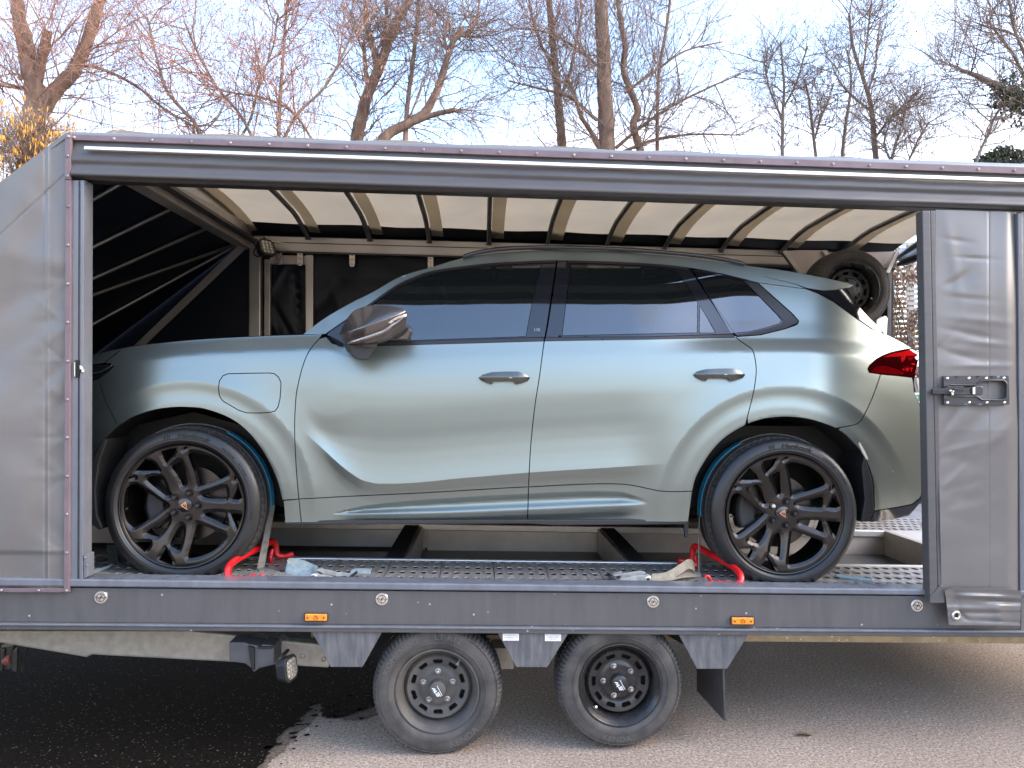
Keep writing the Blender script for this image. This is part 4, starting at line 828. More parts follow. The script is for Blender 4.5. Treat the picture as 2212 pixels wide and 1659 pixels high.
FLAP = [(492, 807.4), (536, 806.3), (581, 805.7), (592, 807), (601, 814), (607, 826), (606, 845), (605, 860), (601, 878), (594.7, 887.5), (582, 891), (560, 892.3), (533, 891.8), (515, 886), (495, 874), (481, 866), (474, 855), (472, 838), (474, 823), (481, 812)]
lampF = [(180, 790), (213, 787), (239, 785.5), (245, 787), (245, 791), (236, 801), (219, 813), (191, 826), (180, 829)]
q = HOODL+GAP_FD[1:]+[(610, 1080.5)]+ARF[::-1][1:]+GAP_N2+[(219, 813), (236, 801), (245, 791), (239, 785.5)]+GAP_N
FEN = car_panel('front_fender', q, holes=[FLAP], lines=RING+SHO)
car_panel('charge_flap', FLAP, parent=FEN, lines=RING)
q = [(612, 1081.5)]+GAP_FD2+[(616, 1129.5)]
car_panel('sill_cover', q, step=4)
NOSE_ = sp([(261.5, 752), (200, 766), (150, 782), (90, 804), (40, 840), (14, 890), (6, 950), (10, 1010), (26, 1070), (60, 1115), (110, 1128), (183, 1129)], 5)
q = NOSE_+ARF0[1:]+GAP_N2+[(213, 817), (191, 826), (150, 838), (150, 800), (191, 789), (225.6, 785)]+GAP_N
car_panel('front_bumper', q)
car_panel('headlight', lampF+[(150, 838), (150, 795)], mat=GLB, off=-.003, gap=1.5, step=5)
mb = MB(); mb.tube([W(x, y, YC+float(dcar(x, y))-.006) for x, y in ((196, 808), (215, 804), (232, 796), (242, 789))], .003, 6); obj('light_strip', mb, M('clear_lens', (.06, .062, .066), .1), CAR)
# doors
FDO = car_panel('front_door', [(704, 727), (716, 741), (740, 748), (818, 746.5), (1000, 741.5), (1175.5, 736.5)]+GAP_B[1:]+[(x, float(ysp(x))) for x in np.linspace(1141, 646, 40)]+GAP_FD[::-1][1:-1], lines=CREASE, step=5)
car_panel('door_cladding', [(x, float(ysp(x))) for x in np.linspace(645.5, 1141.8, 40)]+[GAP_B2[1], (900, 1127), (702, 1128.5), (651, 1129)], parent=FDO, step=4, lines=CREASE)
RDO = car_panel('rear_door', [(1176, 736.5), (1320, 733.5), (1458, 731.5), (1588, 728.5)]+GAP_R[2:]+cut(ARR, lambda p: p[0] < 1608)[::-1]+[(x, float(ysp(x))) for x in np.linspace(1495, 1142.5, 120)]+GAP_B[::-1][1:-1], lines=CREASE, step=5)
car_panel('door_cladding', [(x, float(ysp(x))) for x in np.linspace(1141.8, 1495.5, 120)]+[(1487, 1127), (1458, 1128), (1300, 1126), (1139.6, 1125.5)], parent=RDO, step=4, lines=CREASE)
# rear quarter, cant rail, bumper
DLO_T = sp([(702, 721.5), (750, 688.5), (794, 659), (852.5, 618), (895, 598), (941, 583.5), (1044, 570), (1120, 565), (1201, 562.5), (1330, 565.5), (1458, 574), (1560, 591), (1636, 610)], 4)
ROOF_T = sp([(655, 722), (702, 687), (757, 655), (805, 631), (866, 597), (941, 574.5), (999, 557.5), (1078, 545.5), (1198, 540), (1330, 544), (1458, 553.5), (1543, 564), (1610, 573.5), (1680, 582)], 4)
car_panel('cant_rail', DLO_T+[(1742, 624), (1718, 614)]+ROOF_T[::-1]+[(656, 722.5)], gap=.3, step=5)
TAIL = [(1878.5, 805), (1875, 797), (1878, 790), (1883.6, 784.5), (1893, 776), (1906, 768.5), (1924, 761.5), (1943.5, 757), (1958, 754.5), (1971, 753)]
q = [(1588, 728), (1595, 727), (1642.7, 723.5), (1697, 710), (1720, 702), (1724, 698), (1725, 692.5), (1712, 678), (1636, 610), (1690, 617), (1742, 624), (1768, 634), (1800, 651), (1840, 681), (1882, 710), (1906, 720), (1916, 722.5), (1945, 737), (1971, 752.5)]+TAIL[::-1][1:]+[(1890, 806.5), (1902, 808.2)]+GAP_Q[1:]+cut(ARR, lambda p: 1611 < p[0] < 1804)[::-1]+GAP_R[::-1][1:-2]
car_panel('rear_quarter', q, lines=RING+SHO)
q = [(1902.5, 808.5), (1936, 811.5), (1971, 815.5), (1974, 830), (1974.5, 846), (1982, 864), (1990, 880), (1992, 884), (1996, 925), (2001, 978), (2001, 1010), (1997, 1042), (1988, 1075), (1971, 1089), (1940, 1095.5), (1889.5, 1103.5)]+cut(ARR, lambda p: p[0] > 1806)[::-1]+GAP_Q[::-1][1:]
BUM = car_panel('rear_bumper', q, lines=RING)
car_panel('rear_diffuser', [(1889.5, 1104), (1940, 1096.5), (1971, 1090), (1988, 1076), (1997, 1046), (2002, 1000), (2004, 1020), (2000, 1050), (1990, 1084), (1964, 1114), (1930, 1122), (1880, 1128)], mat=GLB, off=.010, parent=BUM, step=4, gap=.3)
mb = MB(); c = W(1925, 1024, YC+float(dcar(1925, 1024))-.001); mb.lathe([(.0125, 0), (.0135, -.002), (.0150, 0)], c, n=20); obj('parking_sensor', mb, PNT, BUM)
mb = MB(); mb.pplate([(1858, 956), (1869, 976), (1876, 991), (1873, 993), (1864, 978), (1856, 960)], YC+.02, .01); obj('arch_reflector', mb, M('pale_reflector', (.55, .48, .36), .3), BUM)
# tail lamp
TLM = M('red_lens', (.16, .0015, .003), .30, spec=0.0, var=.3, vs=28); TLD = M('dark_red_lens', (.036, .001, .002), .25, spec=0.0); TLB = M('bright_red_lens', (.46, .006, .008), .4, spec=0.0)
TLQ = TAIL+[(1982, 757.5), (1990.6, 764), (1988, 775), (1985, 786), (1979, 812), (1971, 814.5), (1936.6, 810.5), (1902.5, 808), (1888, 806.5)]
tl = car_panel('tail_lamp', TLQ, mat=TLD, off=-.004, step=4, gap=1.0)
def tlp(name, q, mat, off=-.006): return surf_panel(name, q, (lambda x, y: dcar(x, y)+off), YC, mat, tl, step=3, gap=0, ret=.003)
def t_(cx_, cy_): return 1890.2+cx_*.0651, 729+cy_*.0651
tlp('lamp_band', [t_(*p) for p in ((270, 655), (520, 545), (900, 470), (1150, 400), (1260, 470), (1400, 545), (1420, 580), (1100, 610))], TLB)
tlp('lamp_facet', [t_(*p) for p in ((860, 640), (1030, 620), (980, 750), (910, 815), (880, 800))], TLB, -.0065); tlp('lamp_facet', [t_(*p) for p in ((1060, 640), (1320, 620), (1180, 780), (1110, 720))], TLM, -.0065)
tlp('lamp_facet', [t_(*p) for p in ((890, 1040), (960, 1030), (1000, 1090), (950, 1115))], TLB, -.0065); tlp('lamp_facet', [t_(*p) for p in ((1000, 1010), (1150, 1000), (1120, 1100), (1060, 1150))], TLB, -.0065); tlp('lamp_facet', [t_(*p) for p in ((1170, 1000), (1260, 995), (1200, 1160))], TLB, -.0065)
tlp('lamp_edge', [t_(*p) for p in ((1150, 400), (1240, 400), (1530, 550), (1480, 700), (1400, 750), (1320, 660), (1430, 580), (1260, 470))], M('pink_highlight', (.34, .11, .09), .08, coat=1), -.0062)  # pink colour stands in for the highlight along the lamp's edge
tlp('lamp_edge', [t_(*p) for p in ((1430, 760), (1470, 740), (1370, 1200), (1330, 1200))], M('pale_highlight', (.34, .16, .16), .08, coat=1), -.0062)  # pale strip, a highlight put into the lens colour
tlp('lamp_slot', [t_(*p) for p in ((940, 960), (1190, 965), (1180, 985), (940, 985))], TLM, -.0065); tlp('lamp_slot', [t_(*p) for p in ((1210, 855), (1330, 850), (1310, 915), (1210, 905))], TLB, -.0065)
tlp('lamp_lower', [t_(*p) for p in ((-150, 1140), (60, 960), (330, 940), (700, 1040), (1000, 1190), (900, 1240), (300, 1200))], TLM, -.0055)
# glasshouse
GF = sp([(822, 737.8), (800, 722), (790, 690), (800, 662), (845, 633), (880, 614.5), (925, 597), (975.6, 586.5), (1078, 576.5), (1169, 572)], 4)+[(1158, 616), (1146.5, 670), (1136, 727)]
QF = DLO_T[1:33]+[(1202, 563), (1194, 617), (1181, 703), (1176.5, 728), (1136, 729.5), (970, 735), (820, 739.5), (760, 742.5), (735, 741), (716, 733), (706, 723)]
FWF = car_panel('window_frame', QF, mat=GLB, off=.006, parent=FDO, holes=[GF], step=6, gap=.5)
car_panel('front_window', GF, mat=GLS, off=.0075, parent=FDO, step=7, gap=.6, ret=.004)
GR = [(1233, 571.5), (1330, 574), (1400, 578), (1461, 585.5), (1486, 620), (1507, 653), (1506, 719), (1360, 722), (1214, 725)]
GR2 = [(1511.5, 660), (1530, 690), (1546, 719), (1510.5, 719.5)]
i0 = next(i for i, p in enumerate(DLO_T) if p[0] > 1206); i1 = next(i for i, p in enumerate(DLO_T) if p[0] > 1487)
QR = [(1204.5, 563)]+DLO_T[i0:i1]+[(1490, 580), (1535, 650), (1581, 721), (1400, 727.5), (1179, 728.5), (1184, 703), (1197, 617)]
car_panel('window_frame', QR, mat=GLB, off=.006, parent=RDO, holes=[GR, GR2], step=6, gap=.5)
car_panel('rear_window', GR, mat=GLS, off=.0075, parent=RDO, step=7, gap=.6, ret=.004); car_panel('fixed_window', GR2, mat=GLS, off=.0075, parent=RDO, step=7, gap=.6, ret=.004)
GQ = [(1499, 588), (1555, 596), (1604, 606), (1640, 640), (1672, 672), (1688, 692), (1684, 699), (1660, 706.5), (1622, 716), (1579, 720.5), (1540, 655)]
QQ = [(1494, 582)]+[p for p in DLO_T if p[0] > 1496][:-1]+[(1636, 611), (1712, 679), (1724, 692.5), (1722, 698), (1697, 709), (1642.7, 722.5), (1595, 726), (1588, 722), (1540, 652)]
qw = car_panel('quarter_frame', QQ, mat=GLB, off=.006, holes=[GQ], step=6, gap=.5); car_panel('quarter_window', GQ, mat=GLS, off=.0075, step=7, gap=.6, ret=.004)
surf_panel('quarter_trim', [(1607, 606), (1636, 611), (1724, 692.5), (1722, 698), (1697, 709), (1642.7, 722.5), (1600, 725.5), (1595, 722), (1622, 718), (1662, 708.5), (1688, 700), (1692, 692)], (lambda x, y: dcar(x, y)+.003), YC, SATB, CAR, step=5, gap=.3, mirror=YM)
car_panel('belt_moulding', [(735, 742), (760, 743.5), (818, 739.5), (1000, 734), (1175, 728.8), (1174, 736.8), (1000, 741.8), (818, 747), (760, 750)], mat=SATB, off=-.002, parent=FDO, step=4, gap=.2)
car_panel('belt_moulding', [(1178.5, 728.8), (1400, 727.8), (1583, 721.8), (1589, 728), (1400, 733.5), (1177.5, 736.8)], mat=SATB, off=-.002, parent=RDO, step=4, gap=.2)
for nm, pr, pa in (('roof_moulding', FDO, DLO_T[4:33]), ('roof_moulding', RDO, DLO_T[i0:i1])):
    car_panel(nm, [(x, y+.2) for x, y in pa]+[(x, y+4.6) for x, y in pa[::-1]], mat=SATB, off=-.001, parent=pr, step=4, gap=0)
mb = MB(); V, F = text_geo('HB', .022); c = W(1160, 716, YC+float(dcar(1160, 716))+.003); mb.add([(c.x+p[0], c.y-.0005+p[1]*.3*0, c.z+p[1]) for p in V], F); obj('pillar_mark', mb, M('etched_mark', (.22, .23, .26), .4), FDO)
# mirrors: pixel outlines, depth bulging towards the camera
mir = root('x', '', '', (0, 0, 0)); bpy.data.objects.remove(mir)
MC = sp([(733, 723), (738, 710), (746, 694), (761, 674), (779, 664.5), (801, 660), (834, 659.5), (861, 664.5), (873, 669.5), (878, 679), (877.5, 694), (874.5, 706), (867, 716), (845, 727), (812, 738), (779, 742.5), (749, 742), (741, 736), (733, 723)], 4)[:-1]
mcr = herm([730, 735, 801, 859, 880], [723, 721.6, 701, 680, 672])
def mdep(x, y):
    x = np.asarray(x, float); y = np.asarray(y, float); u = (x-806)/74; r = mcr(x); v = np.where(y < r, (r-y)/44, (y-r)/46)
    o = -.235+.06*np.clip(u, -1.2, 1.2)**2+.05*np.clip(-u, 0, 1.3)**2
    o = o+np.where(y < r, .095*np.clip(v, 0, 1.3)**1.15, .030*np.clip(v, 0, 1.4)+.03*np.clip(v, 0, 1.4)**2)
    g = y-(mcr(x)+21-8*sstep(820, 860, x)-8*sstep(855, 876, x)); return o+.004*np.exp(-(g/2.5)**2)-.004*np.exp(-((g-6)/3)**2)
MI = surf_panel('side_mirror', MC, mdep, YC, MIRC, CAR, step=3.2, gap=0, ret=.10, mirror=YM)
surf_panel('turn_signal', [(838, 697), (848, 690), (858, 684), (877, 677), (877, 681), (862, 688), (852, 692), (845, 699)], lambda x, y: mdep(x, y)-.0015, YC, M('signal_lens', (.45, .40, .36), .12, coat=1, var=.4, vs=160), MI, step=2.5, gap=0, ret=.003)
surf_panel('mirror_strip', [(747, 741), (780, 731), (836, 711), (848, 699), (853, 697), (845, 710), (838, 717), (782, 737.5), (752, 743)], lambda x, y: mdep(x, y)-.0012, YC, M('bright_bronze', (.30, .27, .25), .2, metal=.8), MI, step=3, gap=0, ret=.003)
A = [W(x, y, YC-.14) for x, y in ((752, 742), (760, 768), (770, 776.5), (793, 778.7), (800, 768), (812, 750), (814, 741))]; Bq = [W(x, y, YC-.02) for x, y in ((741, 742), (749, 760), (770, 768), (793, 769), (800, 760), (806, 748), (808, 741))]
mb = MB(); n = len(A); mb.add(A+Bq, [tuple(range(n)), tuple(range(2*n-1, n-1, -1))]+[(i, n+i, n+(i+1) % n, (i+1) % n) for i in range(n)]); obj('mirror_foot', mb, PLAS, MI, bevel=.006)
surf_panel('foot_rim', [(765, 741), (814, 740), (813, 746), (806, 750.5), (795, 750), (775, 746)], lambda x, y: -.148+0*x, YC, SATB, MI, step=3, gap=0, ret=.02)
mb = MB(); mb.pplate([(834, 735), (860, 716), (876, 701), (886, 706), (890.5, 714), (888, 724), (883, 736)], YC-.08, .06); obj('mirror_housing', mb, GLB, MI, bevel=.008)
car_panel('mirror_sail', [(714.6, 724), (717, 731), (720.7, 737), (730.6, 747), (741.5, 749.5), (760, 747), (770, 741), (738, 724)], mat=GLB, off=-.004, parent=FDO, step=3, gap=0)
# door handles
HN = M('handle_bronze', (.11, .115, .105), .25, metal=.85, coat=.2)
def handle(q, x0, x1, yT, yB, par, key):
    cx_, cy_ = (x0+x1)/2, (yT+yB)/2; w_, h2 = (x1-x0)/2, (yB-yT)/2
    pocket = car_panel('door_handle', q, mat=PNT, off=-.001, parent=par, step=3, gap=0, ret=.004)
    pk = inset(dense(q, 3), 1.6)
    surf_panel('handle_pocket', pk, lambda x, y: dcar(x, y)+.002+.016*np.clip(1-((x-cx_)/w_)**2, 0, 1)*sstep(yT, yB+6, y), YC, PNT, par, step=3, gap=0, ret=.002)
    def hd(x, y):
        v = (y-cy_)/h2; return dcar(x, y)-.030*np.clip(1-((x-cx_)/w_)**4, 0, 1)+.014*np.clip(v+.25, 0, 2)**1.3+.012*np.clip(-v-.05, 0, 2)**1.4
    grip = [(x0+2, cy_-1), (x0+12, cy_-8), (x0+30, yT+4), (cx_, yT+2.5), (x1-28, yT+2.5), (x1-12, cy_-8), (x1-3, cy_-1), (x1-8, cy_+6), (x1-24, cy_+11), (x1-34, cy_+12.5), (x1-39, cy_+6), (cx_, cy_+5.5), (x0+36, cy_+6), (x0+31, cy_+12.5), (x0+22, cy_+10), (x0+8, cy_+4)]
    g = surf_panel('door_grip', grip, hd, YC, HN, par, step=2.5, gap=0, ret=.02)
    if key: surf_panel('key_cover', [(x1-30, yT+5), (x1-12, cy_-7), (x1-4, cy_-1), (x1-9, cy_+5), (x1-29, cy_+11)], lambda x, y: hd(x, y)-.0012, YC, HN, par, step=2.5, gap=.3, ret=.004)
    mb = MB(); x_ = x1-48; mb.pplate([(x_, cy_-2), (x_+6, cy_-2), (x_+6, cy_-.6), (x_, cy_-.6)], YC-.0315, .003); obj('handle_mark', mb, ALU, par)
handle([(1030, 814), (1040, 808), (1057.6, 803.6), (1078, 800), (1132.8, 800), (1141, 806), (1148.5, 812.5), (1143, 822), (1128, 830), (1112, 834.5), (1071, 834.5), (1054, 831.5), (1035, 820)], 1031, 1148, 800, 834.5, FDO, True)
handle([(1494.5, 807), (1508, 801), (1523, 796.2), (1537, 793.5), (1595, 793.5), (1604, 799), (1613, 805.5), (1608.5, 814), (1592, 822), (1571, 827), (1537, 827), (1516, 821.5), (1496, 811)], 1495, 1613, 793.5, 827, RDO, False)
# roof rails, spoiler, fin
rr_ = sp([(999, 557.5), (1025, 549), (1071, 541), (1130, 537), (1198, 536), (1330, 539.5), (1458, 549), (1543, 559), (1590, 568), (1611, 573.5)], 4)
rp_ = [W(x, y-2.2, YC+float(dcar(x, y+4))-.005) for x, y in rr_]
obj('roof_rail', MB().tube(rp_, [.004]+[.0115]*(len(rr_)-2)+[.004], 8), GLB, CAR); obj('roof_rail', MB().tube([Vector((p.x, 2*YM-p.y, p.z)) for p in rp_], .0085, 6), GLB, CAR)
def two(name, near, mat, crown=0.0, up_=Vector((0, 0, 1)), ns=9, smooth=True, off=0.0, parent=None, lab=None):
    """sheet from the near outline across to its mirror image, crowned in the middle"""
    P_ = [W(x, y, YC+float(dcar(x, y))+off) for x, y in near]; mb = MB(); V = []
    for p in P_:
        for k in range(ns):
            t = k/(ns-1); V.append(Vector((p.x, p.y+(2*(YM-p.y))*t, p.z))+Vector(up_)*crown*4*t*(1-t))
    m = len(P_); mb.add(V, [(i*ns+k, (i+1)*ns+k, (i+1)*ns+k+1, i*ns+k+1) for i in range(m-1) for k in range(ns-1)], smooth); return obj(name, mb, mat, parent or CAR)
two('hood', [(6, 950), (14, 890), (40, 840), (90, 804), (150, 782), (200, 766)]+HOODL, PNT, .03, off=.003)
two('windscreen', [(655, 722.5), (702, 688), (757, 656), (805, 632), (866, 598), (941, 575.5)], GLS, .06, (-.7, 0, .5), off=.02)
two('roof', [(941, 575.5), (999, 558.5), (1078, 546.5), (1198, 541), (1330, 545), (1458, 554.5), (1543, 565), (1610, 574.5), (1680, 583)], PNT, .03, off=.006)
two('spoiler', [(1652, 597), (1676, 582.5), (1700, 585), (1760, 596), (1810, 606), (1842, 614.5), (1845, 617.5), (1836, 620.5), (1800, 626.5), (1776, 627.5), (1745, 622), (1715, 612)], PNT, .012, off=-.002)
surf_panel('spoiler_side', [(1652, 597.5), (1678, 582), (1720, 588.5), (1780, 600), (1830, 611), (1845, 616.5), (1836, 621), (1800, 626.8), (1776, 627.8), (1745, 622.3), (1717, 613)], lambda x, y: dcar(x, y)-.004, YC, PNT, CAR, step=5, gap=.3, mirror=YM)
car_panel('spoiler_fin', [(1718, 615), (1745, 623), (1776, 628.5), (1802, 627), (1828, 622.5), (1836, 634), (1848, 650), (1861, 668), (1880, 688), (1898, 705), (1906, 719), (1898, 717.5), (1882, 708.5), (1840, 679), (1800, 649.5), (1768, 632.5), (1742, 622.5)], mat=GLB, off=.004, step=5, gap=.4)
two('rear_glass', [(1828, 622), (1861, 668), (1898, 706), (1910, 721)], GLS, .05, (.6, 0, .4), off=.01)
two('tailgate', [(1906, 720), (1916, 722.5), (1945, 737), (1971, 752.5), (1985, 760), (1980, 790), (1975, 815), (1975, 846)], PNT, .04, (1, 0, .1), off=.004)
two('rear_valance', [(1974, 846), (1991, 882), (2001, 978), (2000, 1030), (1988, 1075), (1964, 1112), (1900, 1126)], PNT, .03, (1, 0, 0), off=.006, parent=BUM)
two('nose_panel', [(6, 950), (10, 1010), (26, 1070), (60, 1115), (120, 1128)], PLAS, .05, (-1, 0, 0), off=.01)
# dark inner body, floor, arch liners
def shell(name, q, off): return surf_panel(name, q, (lambda x, y: dcar(x, y)+off), YC, SEALM, CAR, step=22, gap=0, ret=.01, mirror=YM)
shell('inner_body', [(262, 760), (700, 728), (1590, 732), (1760, 720), (1900, 730), (1960, 765), (1975, 860), (1880, 900), (1800, 900), (1720, 880), (1650, 884), (1590, 905), (1530, 950), (1490, 1000), (1478, 1060), (1478, 1118), (640, 1122), (622, 1060), (600, 980), (550, 915), (490, 880), (420, 864), (350, 866), (290, 880), (250, 900), (230, 860), (230, 800)], .045)
shell('inner_body', [(702, 722), (860, 614), (945, 580), (1200, 559), (1460, 570), (1640, 606), (1740, 622), (1740, 640), (1640, 625), (1480, 590), (1200, 573), (1050, 582), (900, 622), (760, 715)], .06)
mb = MB(); mb.pplate([(190, 1040), (240, 930), (420, 890), (560, 930), (625, 1060), (640, 1100), (1475, 1100), (1500, 1000), (1580, 920), (1800, 920), (1880, 1010), (1900, 1095), (1800, 1095), (1560, 1085), (560, 1085), (300, 1090)], YC+.32, 1.22); obj('underbody', mb, SEALM, CAR)
mb = MB(); mb.pplate([(612, 1124), (1484, 1122), (1484, 1133), (1200, 1135), (1139, 1131.5), (616, 1134)], YC+.035, .10); obj('sill_underside', mb, PLAS, CAR, bevel=.004)
mb = MB(); mb.pplate([(1478, 1125), (1488, 1125), (1486, 1160), (1481, 1162), (1478, 1140)], YC+.12, .02); obj('air_deflector', mb, PLAS, CAR)
for (cx_, cy_), ar in (((398, 1094), ARF0[1:]+ARF[1:]), ((1694, 1105), ARR)):
    near_ = [W(x, y, YC+float(dcar(x, y))+.008) for x, y in ar]; c = W(cx_, cy_, YC); mb = MB(); m = len(near_); V = []
    for p in near_:
        for k, (s_, dy) in enumerate(((1.0, 0), (1.02, .03), (1.03, .30), (.98, .36))):
            q_ = c+(p-c)*s_; V.append((q_.x, p.y+dy, q_.z))
    mb.add(V, [(i*4+k, (i+1)*4+k, (i+1)*4+k+1, i*4+k+1) for i in range(m-1) for k in range(3)], True); obj('arch_liner', mb, LINER, CAR)
mb = MB(); mb.pplate([(183, 1060), (195, 1000), (220, 950), (232, 948), (214, 1000), (206, 1060), (210, 1115), (222, 1140), (214, 1146), (190, 1128)], YC+.03, .2); obj('front_liner', mb, SEALM, CAR, bevel=.006)
mb = MB(); mb.pplate([(1868, 980), (1886, 1040), (1890, 1104), (1880, 1127), (1860, 1128), (1868, 1080), (1862, 1010)], YC+.06, .2); obj('rear_liner', mb, SEALM, CAR, bevel=.006)
mb = MB(); mb.lathe([(.0001, 0), (.05, 0), (.05, 1.6)], W(1620, 1105, YC+.3), n=10); obj('rear_axle', mb, SEALM, CAR)
# cabin
SEAT = M('dark_seat', (.03, .03, .032), .8, var=.2, vs=20)
for X_, nm in ((1130, 'front_seat'), (1440, 'rear_seat')):
    for Yq in (YC+.38, YC+1.08):
        def sq(x, y): return W(x, y, YC+.4)+Vector((0, Yq-YC-.4, 0))
        mb = MB(); q_ = [(X_-100, 860), (X_+30, 860), (X_+55, 720), (X_+70, 640), (X_+40, 632), (X_+10, 720), (X_-30, 810), (X_-100, 815)]; mb.prism([sq(*p) for p in q_], (0, .48, 0)); q_ = [(X_+45, 622), (X_+78, 628), (X_+88, 590), (X_+66, 580)]; mb.prism([sq(*p)+Vector((0, .12, 0)) for p in q_], (0, .26, 0)); obj(nm, mb, SEAT, CAR, bevel=.03)
mb = MB(); mb.lathe([(.17, 0), (.185, .012), (.17, .024), (.155, .012)], W(955, 700, YC+.42), ax=(.9, 0, .35), n=28, closed=True); obj('steering_wheel', mb, PLAS, CAR)
mb = MB(); mb.pplate([(720, 728), (860, 690), (930, 720), (930, 860), (720, 860)], YC+.2, 1.4); obj('dashboard', mb, PLAS, CAR, bevel=.02)
mb = MB(); mb.pplate([(700, 800), (1700, 800), (1700, 860), (700, 860)], YC+.14, 1.6); obj('cabin_floor', mb, SEALM, CAR)

# ---------------------------------------------------------------- car wheels
CTY = M('car_tyre_rubber', (.0125, .012, .012), .42, var=.22, vs=7, bump=.05, bs=200, rvar=.08)
CTRD = M('car_tyre_tread', (.040, .036, .032), .7, var=.25, vs=14)
CLET = M('car_tyre_lettering', (.004, .004, .004), .25)
ALLOY = M('satin_black_alloy', (.052, .048, .046), .24, metal=.95, var=.08, vs=20)
DISCM = M('brake_disc', (.07, .062, .058), .30, metal=.9, var=.2, vs=30); COP = M('copper_emblem', (.62, .30, .18), .3, metal=.8)
FACE = []
HOLES = [[(497, 128), (520, 110), (560, 112), (640, 132), (700, 165), (745, 205), (768, 240), (772, 275), (700, 305), (600, 335), (545, 352), (533, 340), (525, 260), (508, 180)],
    [(562, 413), (590, 403), (680, 378), (755, 360), (762, 395), (755, 440), (690, 440), (640, 438), (585, 428)], [(585, 540), (640, 533), (745, 535), (755, 560), (765, 625), (700, 600), (640, 575), (590, 555)],
    [(540, 612), (600, 632), (690, 665), (755, 690), (757, 730), (720, 775), (670, 815), (600, 845), (530, 860), (505, 850), (515, 760), (525, 660), (530, 620)], [(430, 622), (445, 640), (450, 700), (445, 780), (435, 805), (400, 785), (372, 765), (385, 700), (408, 640)],
    [(340, 560), (345, 600), (320, 660), (290, 700), (275, 705), (215, 680), (235, 650), (290, 610), (325, 575)], [(330, 487), (270, 545), (200, 600), (140, 640), (118, 632), (90, 600), (72, 540), (68, 470), (75, 400), (90, 355), (120, 335), (155, 345), (210, 390), (270, 440), (320, 478)],
    [(215, 290), (265, 270), (300, 290), (320, 335), (330, 385), (345, 410), (320, 415), (270, 370), (230, 330), (212, 305)], [(378, 205), (430, 175), (445, 190), (447, 260), (450, 335), (435, 345), (425, 325), (405, 270), (380, 225)],
    [(318, 100), (425, 75), (395, 135), (345, 185), (330, 150)], [(142, 238), (215, 150), (270, 195), (290, 238), (210, 240)], [(145, 745), (240, 742), (245, 765), (225, 800), (215, 815), (180, 780)], [(310, 870), (350, 790), (415, 910), (370, 895)],
    [(790, 540), (885, 545), (850, 660), (810, 585)], [(800, 440), (850, 345), (882, 430), (850, 445)], [(472, 92), (480, 66), (508, 68)], [(825, 262), (845, 285), (824, 308)], [(84, 300), (100, 276), (140, 287)]]
